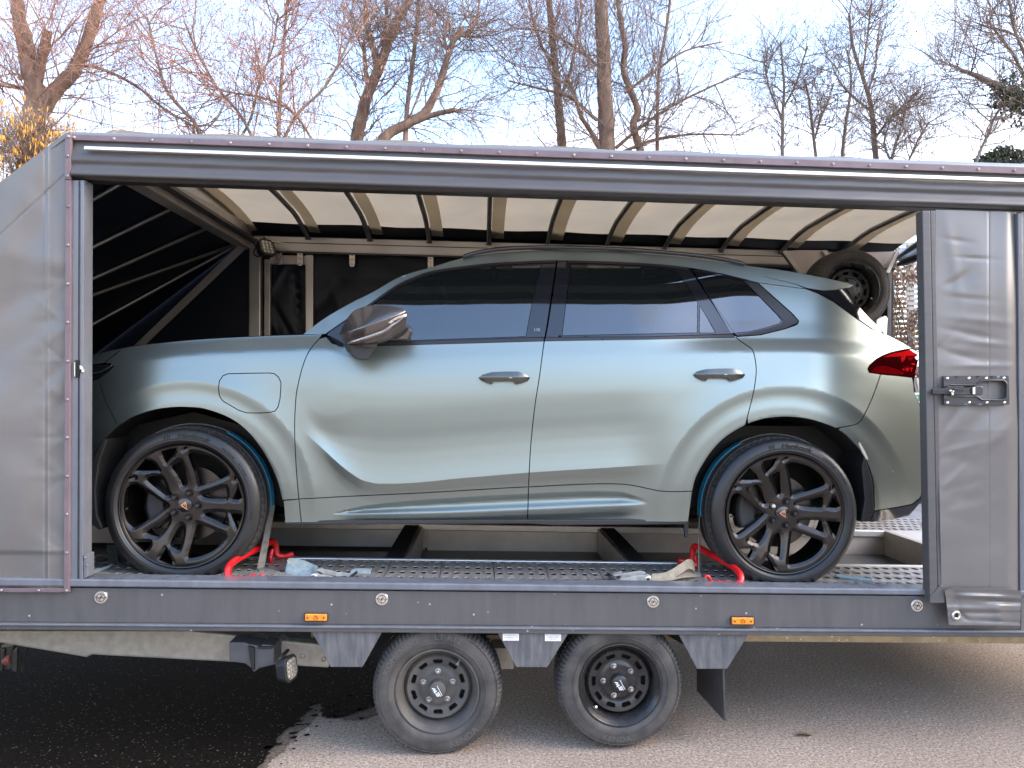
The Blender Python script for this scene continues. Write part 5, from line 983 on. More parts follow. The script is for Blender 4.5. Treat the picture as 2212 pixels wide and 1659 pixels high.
def car_wheel(cpx, Yf, R, label, detail=True):
    c = W(*cpx, Yf); w = .250; rr = R*.795; nb = 66
    tread = set(range(9, 12))|set(range(20, 23))
    def blk(i, j, r): return r-.0050 if (j == 9 and i % 4 == 0) else r
    prof = [(rr-.004, .010), (rr, .002), (rr+.006, -.004), (rr+.018, -.009), (R*.87, -.0095), (R*.905, -.0065), (R*.935, .000), (R*.955, .006), (R*.972, .013), (R*.984, .022), (R*.993, .034), (R*.999, .055), (R*.982, .057), (R*.982, .066), (R*1.0, .068), (R*1.0, .105), (R*.98, .108), (R*.98, .118), (R*1.0, .121), (R*1.0, .165), (R*.98, .168), (R*.98, .178), (R*.998, .181), (R*.99, .215), (R*.96, .238), (R*.90, .252), (rr, .24)]
    wh = group_part('wheel', CAR, label); obj('tyre', MB().lathe(prof[:10], c, n=nb*4, rfun=blk).lathe(prof[20:], c, n=nb*4), CTY, wh, smooth=40)
    obj('tread', MB().lathe(prof[9:21], c, n=nb*4, rfun=lambda i, j, r: r-.0065 if (j < 4 and i % 4 == 0) else r), CTRD, wh, smooth=40)
    if not detail:
        obj('rim', MB().lathe([(.0001, .06), (rr*.4, .05), (rr, .01)], c, n=40), ALLOY, wh); return wh
    obj('rim_protector', MB().lathe([(rr+.010, -.007), (rr+.013, -.0115), (rr+.018, -.009)], c, n=120), CTY, wh)
    mb = MB(); by = c.y-.0103
    arc_text(mb, 'Hankook', .030, c, R*.868, 80, by, bold=.0012, shear=.15, wide=1.25); arc_text(mb, 'ventus', .020, c, R*.875, 49, by, shear=.2, wide=1.4, bold=.0003); arc_text(mb, 'S1 evo', .018, c, R*.88, 31, by, shear=.2, wide=1.3)
    arc_text(mb, 'Hankook', .026, c, R*.868, -98, by, wide=1.25); arc_text(mb, '255/40 R20', .014, c, R*.87, -128, by); arc_text(mb, 'OUTSIDE', .010, c, R*.87, -8, by)
    # slanted strokes before the maker's name
    for k in range(3):
        a = R_(104-k*2.0); p = Vector((c.x+R*.862*math.cos(a), by, c.z+R*.862*math.sin(a))); e = Vector((-.0035, 0, .024)); n_ = Vector((.0045, 0, 0)); mb.add([p, p+n_, p+n_+e, p+e], [(0, 1, 2, 3)])
    obj('lettering', mb, CLET, wh, kind='stuff')
    ro = rr-.002
    # barrel and lip
    obj('rim', MB().lathe([(ro, .012), (ro-.001, .002), (ro-.004, -.0015), (ro-.008, .000), (ro-.009, .008), (ro-.012, .014), (ro-.018, .06), (ro-.026, .12), (ro-.02, .2)], c, n=110), ALLOY, wh, smooth=35)
    # face depth: hub is set back behind the lip
    fd = herm([0, .05, .08, .14, .2, .24, .262, ro-.011], [.034, .033, .034, .026, .014, .008, .007, .007])
    if not FACE:
        c0 = W(1696, 1111.0, 3.28)
        def conv(p):
            x, y = 1555.3+p[0]*.29498, 966.7+p[1]*.29498; q = W(x, y, 3.30)
            for _ in range(3): r = math.hypot(q.x-c0.x, q.z-c0.z); q = W(x, y, 3.28+float(fd(r)))
            return (q.x-c0.x)*1000, (q.z-c0.z)*1000
        hl = [[conv(p) for p in sp(h+[h[0]], 2)[:-1]] if len(h) > 6 else [conv(p) for p in h] for h in HOLES]
        oc = [((ro-.009)*1000*math.cos(2*math.pi*i/120), (ro-.009)*1000*math.sin(2*math.pi*i/120)) for i in range(120)]
        P, T, L = tri_panel(oc, hl, 4.6); hb = np.concatenate([P[np.array(l)] for l in L[1:]])
        dist = np.array([np.sqrt(((hb-p)**2).sum(1).min()) for p in P]); rr_p = np.hypot(P[:, 0], P[:, 1])/1000
        dep = np.array([float(fd(r)) for r in rr_p])+.0075*(1-np.minimum(dist/15.0, 1))*np.clip((ro-.012-rr_p)/.02, .15, 1)
        FACE.append((P/1000, T, L, dep))
    P, T, L, dep = FACE[0]
    V = [Vector((c.x+p[0], c.y+d, c.z+p[1])) for p, d in zip(P, dep)]; mb = MB(); mb.add(V, [tuple(t) if np.cross(P[t[1]]-P[t[0]], P[t[2]]-P[t[0]]) > 0 else tuple(t[::-1]) for t in T])
    for lp_ in L:
        m = len(lp_); a = [V[i] for i in lp_]; mb.add(a+[q_+Vector((0, .032, 0)) for q_ in a], [(i, (i+1) % m, m+(i+1) % m, m+i) for i in range(m)])
    obj('spokes', mb, ALLOY, wh, smooth=24)
    mb = MB(); mb.lathe([(ro-.004, .004), (ro-.007, .004), (ro-.010, .0075), (ro-.0105, .03)], c, n=110); obj('rim_ring', mb, ALLOY, wh, smooth=35)
    hub = MB(); hub.lathe([(.0335, .036), (.034, .0335), (.040, .0335), (.043, .04)], c, n=60); obj('hub', hub, ALLOY, wh, smooth=40)
    for k in range(5):
        a = R_(-2+72*k); p = c+Vector((.057*math.cos(a), .030, .057*math.sin(a))); lk = (k == 2 and label.startswith('rear'))
        obj('lug_nut', MB().lathe([(.0001, -.014), (.008, -.0135), (.0105, -.010), (.0115, .0), (.0115, .006)], p, n=14), CHROME if lk else GLB, wh, smooth=40, label='bare metal lug nut' if lk else None)
        obj('lug_well', MB().lathe([(.0115, .004), (.0155, .002), (.0175, -.0022), (.0165, .004)], p, n=18), SEALM, wh)
    cp = obj('centre_cap', MB().lathe([(.0001, .024), (.028, .0245), (.032, .0265), (.0335, .036)], c, n=40), GLB, wh, smooth=40)
    q0 = c+Vector((0, .0232, 0)); s_ = .017; k_ = R_(8)
    def E_(x, y): x, y = x*math.cos(k_)-y*math.sin(k_), x*math.sin(k_)+y*math.cos(k_); return q0+Vector((x*s_, 0, y*s_))
    mb = MB()
    for pg in ([(-1.0, .20), (.15, .75), (.55, 1.1), (.30, .42), (-.45, .16)], [(-1.0, .20), (-.45, .16), (-.12, -.30), (-.28, -.52)], [(.30, .42), (.55, 1.1), (.78, .1), (.45, -.05)], [(-.12, -.30), (-.28, -.52), (.52, -1.25), (.62, -.5), (.30, -.30), (.42, -.85)], [(.45, -.05), (.62, .0), (.70, -1.15), (.52, -1.25)], [(-.12, -.30), (.22, -.02), (.30, .42), (.10, .30), (.02, -.02)]):
        mb.add([E_(*p) for p in pg], [tuple(range(len(pg)))])
    obj('emblem', mb, COP, wh)
    obj('brake_disc', MB().lathe([(.07, .075), (.09, .095), (.095, .10), (.17, .10), (.17, .125)], c, n=60), DISCM, wh, smooth=35)
    a0 = 190 if label.startswith('front') else 175
    cal = MB(); V = []
    for i in range(9):
        a = R_(a0-28+7*i)
        for r, h in ((.115, .075), (.185, .072), (.20, .09), (.20, .15), (.11, .15)): V.append(c+Vector((r*math.cos(a), h, r*math.sin(a))))
    cal.add(V, [(i*5+k, (i+1)*5+k, (i+1)*5+(k+1) % 5, i*5+(k+1) % 5) for i in range(8) for k in range(5)]+[tuple(range(5)), tuple(40+k for k in range(4, -1, -1))]); obj('brake_caliper', cal, PLAS, wh, bevel=.006)
    a = R_(182); p = c+Vector(((ro-.03)*math.cos(a), .02, (ro-.03)*math.sin(a))); obj('valve', MB().tube([p, p+Vector((.006, -.018, 0))], .004, 8), PLAS, wh)
    return wh
WF_ = car_wheel((393, 1093.5), 3.28, .3525, 'front car wheel with black split spokes')
WR_ = car_wheel((1696, 1111.0), 3.28, .3525, 'rear car wheel with black split spokes and one bare lug nut')
for x, y in ((393, 1093.5), (1696, 1111)):
    p = W(x, y, 3.28); q_ = px(Vector((p.x, 2*YM-3.28-.25, p.z))); car_wheel(q_, 2*YM-3.28-.25, .3525, 'car wheel on the far side', detail=False)
# ================================================================ CHOCKS AND STRAPS
RED = M('red_enamel', (.62, .010, .012), .28, coat=.4, var=.12, vs=20)
def g3(cx_, cy_): return 459+cx_*.1709, 1144.9+cy_*.1709
def g4(cx_, cy_): return 1296+cx_*.1709, 1144.9+cy_*.1709
def path(pts, n=5): return [W(*sp([p[0] for p in pts], n)[i], float(herm(range(len(pts)), [p[1] for p in pts])(i/n))) for i in range((len(pts)-1)*n+1)]
C1 = root('wheel_chock', 'red tubular wheel chock hooked against the front car tyre', 'wheel chock', W(*g3(300, 560), 3.35), 'red wheel chocks on the deck')
mb = MB(); mb.tube(path([(g3(640, 640), 3.19), (g3(420, 640), 3.19), (g3(260, 630), 3.19), (g3(200, 575), 3.20), (g3(196, 490), 3.22), (g3(260, 405), 3.26), (g3(440, 300), 3.36), (g3(640, 205), 3.46), (g3(735, 150), 3.52), (g3(775, 155), 3.56), (g3(800, 220), 3.58), (g3(815, 300), 3.58), (g3(870, 330), 3.58), (g3(950, 325), 3.58)]), [.0152]*57+[.0155, .0155, .0155, .015, .014, .013, .012, .012, .012], 12); obj('tube', mb, RED, C1)
mb = MB(); mb.tube(path([(g3(930, 328), 3.58), (g3(980, 318), 3.58), (g3(1025, 302), 3.58)]), .014, 8, flat=.4); obj('flat_end', mb, RED, C1)
mb = MB(); mb.tube(path([(g3(760, 240), 3.56), (g3(735, 330), 3.55), (g3(740, 380), 3.54), (g3(745, 415), 3.53)]), [.012, .012, .012, .012, .012, .014, .014, .012, .012, .010, .010, .009, .008, .008, .007, .007], 10); obj('hook_foot', mb, RED, C1)
mb = MB(); mb.tube(path([(g3(335, 608), 3.20), (g3(450, 604), 3.20), (g3(550, 602), 3.20)]), .0075, 8); mb.tube(path([(g3(545, 608), 3.20), (g3(590, 585), 3.20), (g3(620, 562), 3.20), (g3(645, 590), 3.20)]), .0055, 8)
for k in (345, 360, 375, 450, 462, 474, 515): mb.tube([W(*g3(k-5, 605), 3.20), W(*g3(k+5, 604), 3.20)], .0098, 10)
mb.tube([W(*g3(498, 592), 3.20), W(*g3(535, 588), 3.20)], .012, 10); obj('locking_pin', mb, RED, C1)
C2 = root('wheel_chock', 'red tubular wheel chock hooked against the rear car tyre', 'wheel chock', W(*g4(1600, 560), 3.35), 'red wheel chocks on the deck')
mb = MB(); mb.tube(path([(g4(1380, 720), 3.19), (g4(1560, 715), 3.19), (g4(1700, 705), 3.19), (g4(1775, 650), 3.20), (g4(1775, 570), 3.22), (g4(1700, 480), 3.28), (g4(1560, 395), 3.36), (g4(1400, 310), 3.45), (g4(1280, 235), 3.52), (g4(1195, 205), 3.56), (g4(1175, 260), 3.58), (g4(1165, 370), 3.58), (g4(1110, 395), 3.58), (g4(1060, 398), 3.58)]), [.0152]*57+[.0155, .0155, .0155, .015, .014, .013, .012, .012, .012], 12); obj('tube', mb, RED, C2)
mb = MB(); mb.tube(path([(g4(1080, 398), 3.58), (g4(1030, 395), 3.58), (g4(988, 388), 3.58)]), .014, 8, flat=.4); obj('flat_end', mb, RED, C2)
mb = MB(); mb.tube(path([(g4(1205, 330), 3.56), (g4(1212, 390), 3.55), (g4(1215, 440), 3.54), (g4(1220, 475), 3.53)]), [.011]*8+[.012, .012, .011, .010, .009, .008, .008, .007], 10); obj('hook_foot', mb, RED, C2)
mb = MB(); mb.tube(path([(g4(1440, 668), 3.20), (g4(1540, 668), 3.20), (g4(1640, 672), 3.20)]), .0075, 8); mb.tube(path([(g4(1445, 668), 3.20), (g4(1405, 650), 3.20), (g4(1385, 600), 3.20), (g4(1350, 578), 3.20), (g4(1330, 610), 3.20)]), .0065, 8)
for k in (1450, 1463, 1500, 1513, 1526, 1600, 1625): mb.tube([W(*g4(k-5, 664), 3.20), W(*g4(k+5, 664), 3.20)], .0105, 10)
obj('locking_pin', mb, RED, C2)
# tie-down straps over the tyres
WEBG = M('grey_green_webbing', (.050, .058, .050), .85, var=.25, vs=60, bump=.2, bs=500); WEBB = M('blue_webbing', (.030, .30, .50), .8, var=.25, vs=60, bump=.25, bs=500)
WEBD = M('grey_webbing', (.22, .20, .165), .85, var=.3, vs=30, bump=.25, bs=500); WEBW = M('faded_blue_webbing', (.24, .29, .29), .85, var=.22, vs=40, bump=.25, bs=500); WEBT = M('tan_webbing', (.27, .225, .16), .85, var=.25, vs=30, bump=.25, bs=500)
STI = M('pale_stitching', (.45, .42, .36), .8)
def strap(cpx, sgn, label, tail, hookpx, low):
    c = W(*cpx, 3.28); R = .3575; Y = 3.435; rt_ = root('tie_down_strap', label, 'strap', (c.x, Y, c.z-.35), 'tie-down straps over the car wheels')
    def P_(deg, dy=0.0, dr=0.0): a = R_(deg); return Vector((c.x+sgn*(R+dr)*math.cos(a), Y+dy, c.z+(R+dr)*math.sin(a)))
    wv = Vector((0, .050, 0))
    o = obj('tread_sleeve', MB().ribbon([P_(t, 0, .002) for t in np.linspace(128, 62, 22)], Vector((0, .06, 0)), .002), WEBG, rt_)
    mb = MB()
    for t in np.linspace(127, 63, 60): p = P_(t, -.0255, .0055); mb.box(p, (.0035, .0016, .0016), Matrix.Rotation(-sgn*R_(t-90), 3, 'Y'))
    obj('stitching', mb, STI, o, kind='stuff')
    o2 = obj('blue_webbing', MB().ribbon([P_(t, -.012) for t in np.linspace(64, -4, 26)], wv, .0016), WEBB, rt_)
    mb = MB()
    for t in np.linspace(63, 2, 58): p = P_(t, -.034, .0022); mb.box(p, (.0022, .006, .0012), Matrix.Rotation(-sgn*R_(t-90), 3, 'Y'))
    obj('webbing_edge', mb, M('dark_blue_webbing', (.015, .12, .20), .85), o2, kind='stuff')
    a = P_(-4, -.012); e = W(*low, 3.40); obj('drop_webbing', MB().ribbon([a+(e-a)*t+Vector((0, 0, 0)) for t in np.linspace(0, 1, 8)], [Vector((.012+.010*t, .040, 0)) for t in np.linspace(0, 1, 8)], .0014), WEBD, rt_)
    if tail:
        mb = MB(); mb.ribbon([W(x, y, Y_) for (x, y), Y_ in tail[0]], tail[1], .002); obj('far_webbing', mb, tail[2], rt_)
    for hk in hookpx:
        mb = MB(); mb.tube([W(x, y, Y_) for (x, y), Y_ in hk], .0045, 7); obj('hook', mb, M('worn_hook', (.30, .25, .20), .45, metal=.6, var=.2, vs=30), rt_)
    return rt_
S1 = strap((393, 1093.5), 1, 'strap with a blue section over the front car tyre', ([((241, 1176), 3.50), ((243, 1195), 3.50), ((245, 1216), 3.48)], Vector((.045, 0, .003)), WEBG), [[((239, 1216), 3.46), ((247, 1221), 3.44), ((256, 1223), 3.42), ((264, 1229), 3.40), ((267, 1236), 3.40)], [((537, 1240), 3.36), ((537, 1236), 3.37), ((543, 1233), 3.38), ((552, 1232), 3.4), ((560, 1228), 3.42), ((571, 1223), 3.44)]], (563, 1227))
S2 = strap((1696, 1111), -1, 'strap with a blue section over the rear car tyre', None, [[((1762, 1246), 3.36), ((1770, 1243), 3.38), ((1777, 1234), 3.40), ((1786, 1229), 3.42), ((1802, 1224), 3.44)], [((1505, 1234), 3.42), ((1515, 1240), 3.38), ((1524, 1243), 3.36)]], (1510.5, 1236))
mb = MB(); mb.ribbon([W(*p) for p in ((1796, 1228, 3.44), (1801, 1222, 3.45), (1806, 1212, 3.47))], Vector((.03, .03, 0)), .002); obj('far_webbing', mb, WEBG, S2)
mb = MB(); mb.ribbon([W(*p) for p in ((1803, 1249.0, 3.30), (1842, 1253, 3.29), (1880, 1258, 3.26))], Vector((.0, .035, .0)), .002); 
mb = MB(); mb.ribbon([W(1806, 1245, 3.36)+Vector((0, 0, .004)), W(1840, 1250, 3.34)+Vector((0, 0, .004)), W(1884, 1255, 3.30)+Vector((0, 0, .004))], Vector((.0, .024, .006)), .002); obj('loose_webbing', mb, M('aqua_webbing', (.14, .24, .27), .85, var=.2, vs=40), S2)
# ratchets lying on the deck
def ratchet(f, label, pl, pl2, wheel, webs, tipc):
    rt_ = root('strap_ratchet', label, 'ratchet', W(*f(*wheel[0]), 3.26), 'strap ratchets lying on the deck')
    ZN = M('dull_zinc', (.52, .50, .46), .40, metal=.6, var=.25, vs=30)
    mb = MB(); mb.pplate([f(*p) for p in pl], 3.24, .003); obj('side_plate', mb, ZN, rt_, bevel=.001); mb = MB(); mb.pplate([f(*p) for p in pl], 3.285, .003); obj('side_plate', mb, ZN, rt_, bevel=.001)
    mb = MB(); mb.pplate([f(*p) for p in pl2], 3.29, .004); mb.pplate([f(*p) for p in pl2], 3.335, .004); mb.pplate([f(pl2[0][0]+18, pl2[0][1]+14), f(pl2[-1][0]+10, pl2[-1][1]-6), f(pl2[1][0], pl2[1][1]+10), f(pl2[1][0], pl2[1][1]+16)], 3.29, .048); obj('lever', mb, ZN, rt_, bevel=.001)
    for (x, y), r in [wheel]:
        c = W(*f(x, y), 3.236); n_ = 14
        mb = MB(); mb.lathe([(.004, 0), (r*.8, 0), (r, .002), (r, .010), (.004, .010)], c, n=n_*2, rfun=lambda i, j, q: q-(.0025 if (i % 2 and j in (2, 3)) else 0)); mb.tube([c, c+Vector((0, .07, 0))], .008, 10); obj('spool', mb, CHROME, rt_)
        mb = MB(); mb.lathe([(.0001, -.003), (r*.45, -.003), (r*.5, 0)], c, n=16); mb.box(c+Vector((0, -.004, 0)), (.003, .003, r*.9)); obj('spool_end', mb, STEEL, rt_)
    mb = MB(); mb.pplate([f(*p) for p in tipc], 3.236, .06); obj('lever_grip', mb, BLACK, rt_, bevel=.002)
    for q, wv, mt in webs:
        pts_ = []; xy = [(*f(*p[:2]), p[2]) for p in q]; fx = herm(range(len(xy)), [p[0] for p in xy]); fy = herm(range(len(xy)), [p[1] for p in xy]); fY = herm(range(len(xy)), [p[2] for p in xy])
        for t in np.linspace(0, len(xy)-1, len(xy)*5): pts_.append(W(float(fx(t)), float(fy(t)), float(fY(t))))
        mb = MB(); mb.ribbon(pts_, wv, .0018); obj('webbing', mb, mt, rt_)
    return rt_
ratchet(g3, 'ratchet buckle with pale blue webbing on the deck by the front wheel', [(1230, 560), (1280, 545), (1360, 560), (1540, 590), (1705, 622), (1700, 634), (1400, 634), (1260, 634)], [(1310, 505), (1345, 488), (1480, 505), (1560, 530), (1760, 548), (1800, 560), (1740, 586), (1560, 580), (1400, 552)], ((1278, 592), .0145),
    [([(600, 495, 3.40), (760, 535, 3.34), (930, 585, 3.27), (1080, 612, 3.235), (1240, 622, 3.235)], Vector((.0, .035, .012)), WEBD), ([(1235, 590, 3.26), (1120, 560, 3.28), (985, 510, 3.30), (935, 455, 3.32), (965, 415, 3.35), (1060, 425, 3.38), (1200, 470, 3.38), (1320, 520, 3.36)], Vector((.004, .022, .040)), WEBW), ([(1740, 545, 3.34), (1800, 520, 3.36), (1900, 518, 3.36), (1985, 525, 3.36), (2005, 505, 3.37)], Vector((0, .04, .012)), WEBW)], [(1700, 622), (1795, 555), (1812, 575), (1720, 632)])
ratchet(g4, 'ratchet buckle with tan webbing on the deck by the rear wheel', [(215, 650), (300, 612), (460, 580), (600, 560), (650, 580), (655, 640), (600, 662), (400, 664)], [(140, 575), (300, 548), (500, 515), (555, 520), (580, 548), (500, 580), (330, 612), (230, 632)], ((612, 622), .0155),
    [([(650, 630, 3.24), (860, 605, 3.25), (1060, 570, 3.30), (1270, 560, 3.38)], Vector((.0, .036, .014)), WEBT), ([(655, 618, 3.245), (800, 605, 3.25), (900, 565, 3.26), (1010, 495, 3.28), (1120, 430, 3.31), (1175, 450, 3.34), (1195, 500, 3.36), (1120, 540, 3.35), (980, 580, 3.32), (860, 600, 3.30)], Vector((.004, .02, .040)), WEBT)], [(108, 590), (140, 580), (240, 640), (215, 652), (130, 625)])
# a clear block of deck between: small blue strap end beside the left post
mb = MB(); mb.ribbon([W(192, 1235, 3.30), W(215, 1231, 3.33), W(240, 1222, 3.38)], Vector((0, .03, .01)), .0016); o = obj('strap_end', mb, WEBW, S1)

# ================================================================ BACKGROUND
# fence with dead climber behind the trailer
FY = 9.2
FE = root('slatted_fence', 'pale slatted fence overgrown with a dead brown climber behind the trailer', 'fence', W(1960, 900, FY))
SLM = M('pale_fence_slat', (.50, .46, .41), .6, var=.12, vs=5); zt = W(1960, 520, FY).z; x0, x1 = W(1860, 800, FY).x, W(2600, 800, FY).x
sl = bpy.data.meshes.new('slat'); mbs = MB().box((0, 0, 0), (x1-x0, .02, .042)); sl.from_pydata([tuple(p) for p in mbs.v], [], mbs.f); sl.materials.append(SLM); sl.update()
zz = .25
while zz < zt:
    o = bpy.data.objects.new('slat', sl); sc.collection.objects.link(o); o.parent = FE; o.location = Vector(((x0+x1)/2, FY+.12, zz))-OFFS[FE.name]; zz += .066
for k in range(7): obj('fence_post', MB().box((x0+k*(x1-x0)/6, FY+.17, zt/2), (.07, .07, zt)), SLM, FE)
rs = random.Random(5); mb = MB()
def leaf(mb, p, s, rs_):
    a = rs_.uniform(0, 6.28); dn = Vector((math.cos(a)*.5, math.sin(a)*.4, -1+rs_.uniform(-.3, .9))).normalized(); sd_ = dn.cross(Vector((math.cos(a+1.2), math.sin(a+1.2), .2))).normalized(); nn = dn.cross(sd_)
    mb.add([p, p+dn*s*.5+sd_*s*.28+nn*s*.1, p+dn*s, p+dn*s*.5-sd_*s*.28+nn*s*.1], [(0, 1, 2, 3)])
for k in range(16000):
    x = rs.uniform(x0, x0+2.2 if k % 3 else x1); z = rs.uniform(.15, zt+.2); dn_ = noise.noise(Vector((x*1.6, z*1.6, 3)))
    if dn_ < -.30+.25*(z > zt-.35): continue
    leaf(mb, Vector((x, FY+.06-abs(rs.gauss(0, .07)), z)), rs.uniform(.03, .075), rs)
BRL = M('dead_brown_leaves', (.17, .085, .042), .75, var=.5, vs=40, col2=(.34, .20, .11)); obj('climber_leaves', mb, BRL, FE, kind='stuff')
mb = MB()
for k in range(46):
    x = rs.uniform(x0, x0+2.4); p = [Vector((x, FY+.05, .1))]
    for j in range(8): p.append(p[-1]+Vector((rs.uniform(-.16, .16), rs.uniform(-.02, .02), zt/8*rs.uniform(.9, 1.1))))
    mb.tube(p, [.012*(1-i/11) for i in range(9)], 5, cap=False)
BARKD = M('climber_bark', (.11, .085, .06), .85, var=.3, vs=30); obj('climber_stems', mb, BARKD, FE, kind='stuff')
# post and sign by the fence
SG = root('sign', 'white sign with green lettering half hidden behind the trailer door frame', 'sign', W(1996, 868, 6.2))
mb = MB(); mb.pplate([(1975, 848), (2075, 850), (2075, 890), (1978, 887)], 6.2, .01); obj('board', mb, WHITE, SG)
mb = MB(); c = W(1979.5, 865.5, 6.195); V, F = text_geo('Top Service', .075, .002); w_ = min(p[0] for p in V); mb.add([(c.x+(p[0]-w_)*1.0, c.y, c.z+p[1]) for p in V], F); obj('green_lettering', mb, M('green_print', (.06, .36, .05), .5), SG)
mb = MB(); c = W(1984, 881, 6.195); V, F = text_geo('sucht', .062); w_ = min(p[0] for p in V); mb.add([(c.x+(p[0]-w_)-.06, c.y, c.z+p[1]) for p in V], F); obj('dark_lettering', mb, INK, SG)
TH_ = root('pipe_stand', 'pale tee shaped pipe stand behind the trailer above the white sign', 'pipe', W(1985, 840, 6.3))
mb = MB(); mb.tube([W(1978, 817, 6.3), W(1985, 848, 6.3)], .022, 8); mb.tube([W(1981, 833, 6.3), W(2010, 829, 6.3)], .016, 8); obj('pipe_tee', mb, CHROME, TH_)
KB = M('kerb_stone', (.42, .385, .35), .8, var=.15, vs=8, bump=.1, bs=80)
def strip(name, Y0, Y1, z, mat, x0=-14, x1=16):
    mb = MB(); mb.box(((x0+x1)/2, (Y0+Y1)/2, z/2), (x1-x0, Y1-Y0, z)); return struct(obj(name, mb, mat, bevel=.01))
strip('kerb', 7.55, 7.70, .10, KB); strip('pavement', 7.70, 9.1, .085, M('pavement_slabs', (.33, .30, .27), .85, var=.2, vs=3, bump=.1, bs=60))
strip('planting_bed', 9.1, 26, .07, M('leaf_litter', (.11, .080, .055), .95, var=.4, vs=14, bump=.5, bs=40), -40, 40)
# painted line below the nose at the left; its shade is put into the colour
a = [gz(x, y) for x, y in ((-500, 1560), (0, 1476), (110, 1452), (150, 1446))]; b = [gz(x, y) for x, y in ((-500, 1520), (0, 1450), (110, 1442), (152, 1443))]
mb = MB(); mb.add([p+Vector((0, 0, .005)) for p in a+b], [(0, 1, 5, 4), (1, 2, 6, 5), (2, 3, 7, 6)]); struct(obj('painted_line', mb, M('shaded_white_paint', (.22, .20, .18), .7, var=.2, vs=20)))

# ---- bare trees
def bark(name, c, c2): return M(name, c, .85, var=.3, vs=12, stretch=(1, 1, .35), col2=c2, bump=.9, bs=28)
BK1 = bark('brown_bark', (.13, .080, .055), (.29, .185, .125)); BK2 = bark('grey_bark', (.12, .092, .072), (.24, .185, .145)); TW1 = M('reddish_twigs', (.37, .20, .135), .8, var=.2, vs=3); TW2 = M('grey_twigs', (.25, .175, .135), .8, var=.2, vs=3)
class Twigs:
    def __init__(s, seed): s.rs = np.random.RandomState(seed); s.r = random.Random(seed); s.seg = []; s.tips = []
    def grow(s, p, d, L, r, lev, up_=.06, wob=.22, kids=(4, 7), ang=(.5, 1.0), shrink=(.42, .68), rmin=.0042):
        n = 5 if lev > 0 else 4; st = L/n; R3 = s.r; pos = p
        dirs = []
        for i in range(n):
            d = Vector((d.x+R3.gauss(0, wob), d.y+R3.gauss(0, wob*.8), d.z+R3.gauss(0, wob)+up_)); d.normalize(); q = pos+d*st
            ra = max(rmin, r*(1-.62*i/n)); rb = max(rmin*.85, r*(1-.62*(i+1)/n)); s.seg.append((*pos, *q, ra, rb)); dirs.append((q.copy(), d.copy(), rb)); pos = q
        if lev == 0: s.tips.append(pos.copy()); return
        for k in range(R3.randint(*kids)):
            i = R3.randint(0 if lev < 3 else 1, n-1); q, dd, rb = dirs[i]; ax_ = Vector((R3.gauss(0, 1), R3.gauss(0, 1), R3.gauss(0, 1))); ax_ = (ax_-dd*ax_.dot(dd)).normalized(); a = R3.uniform(*ang)
            nd = dd*math.cos(a)+ax_*math.sin(a); s.grow(q, nd, L*R3.uniform(*shrink), max(rmin, rb*R3.uniform(.45, .7)), lev-1, up_, wob, kids, ang, shrink, rmin)
    def mesh(s, name, mat, parent, n=3, kind='stuff'):
        A = np.array(s.seg); p, q, ra, rb = A[:, 0:3], A[:, 3:6], A[:, 6], A[:, 7]; d = q-p; d /= np.linalg.norm(d, axis=1)[:, None]+1e-9
        h = np.where(np.abs(d[:, 2:3]) < .9, np.array([[0, 0, 1.]]), np.array([[1., 0, 0]])); e1 = np.cross(d, h); e1 /= np.linalg.norm(e1, axis=1)[:, None]; e2 = np.cross(d, e1); m = len(A); V = np.zeros((m, 2*n, 3))
        for k in range(n):
            a = 2*math.pi*k/n; w_ = e1*math.cos(a)+e2*math.sin(a); V[:, k] = p+w_*ra[:, None]; V[:, n+k] = q+w_*rb[:, None]
        F = np.zeros((m, n, 4), int); b = (np.arange(m)*2*n)[:, None]
        for k in range(n): F[:, k] = np.stack([b[:, 0]+k, b[:, 0]+(k+1) % n, b[:, 0]+n+(k+1) % n, b[:, 0]+n+k], 1)
        me = bpy.data.meshes.new(name); V = V.reshape(-1, 3); F = F.reshape(-1, 4)
        me.vertices.add(len(V)); me.vertices.foreach_set('co', V.ravel()); me.loops.add(F.size); me.loops.foreach_set('vertex_index', F.ravel().astype(np.int32)); me.polygons.add(len(F)); me.polygons.foreach_set('loop_start', np.arange(0, F.size, 4, dtype=np.int32)); me.update(calc_edges=True)
        return finish(me, name, mat, parent, kind=kind)
def limb_path(pp, Y, n=4, dY=0.0):
    q = sp(pp, n); return [W(x, y, Y+dY*i/len(q)) for i, (x, y) in enumerate(q)]
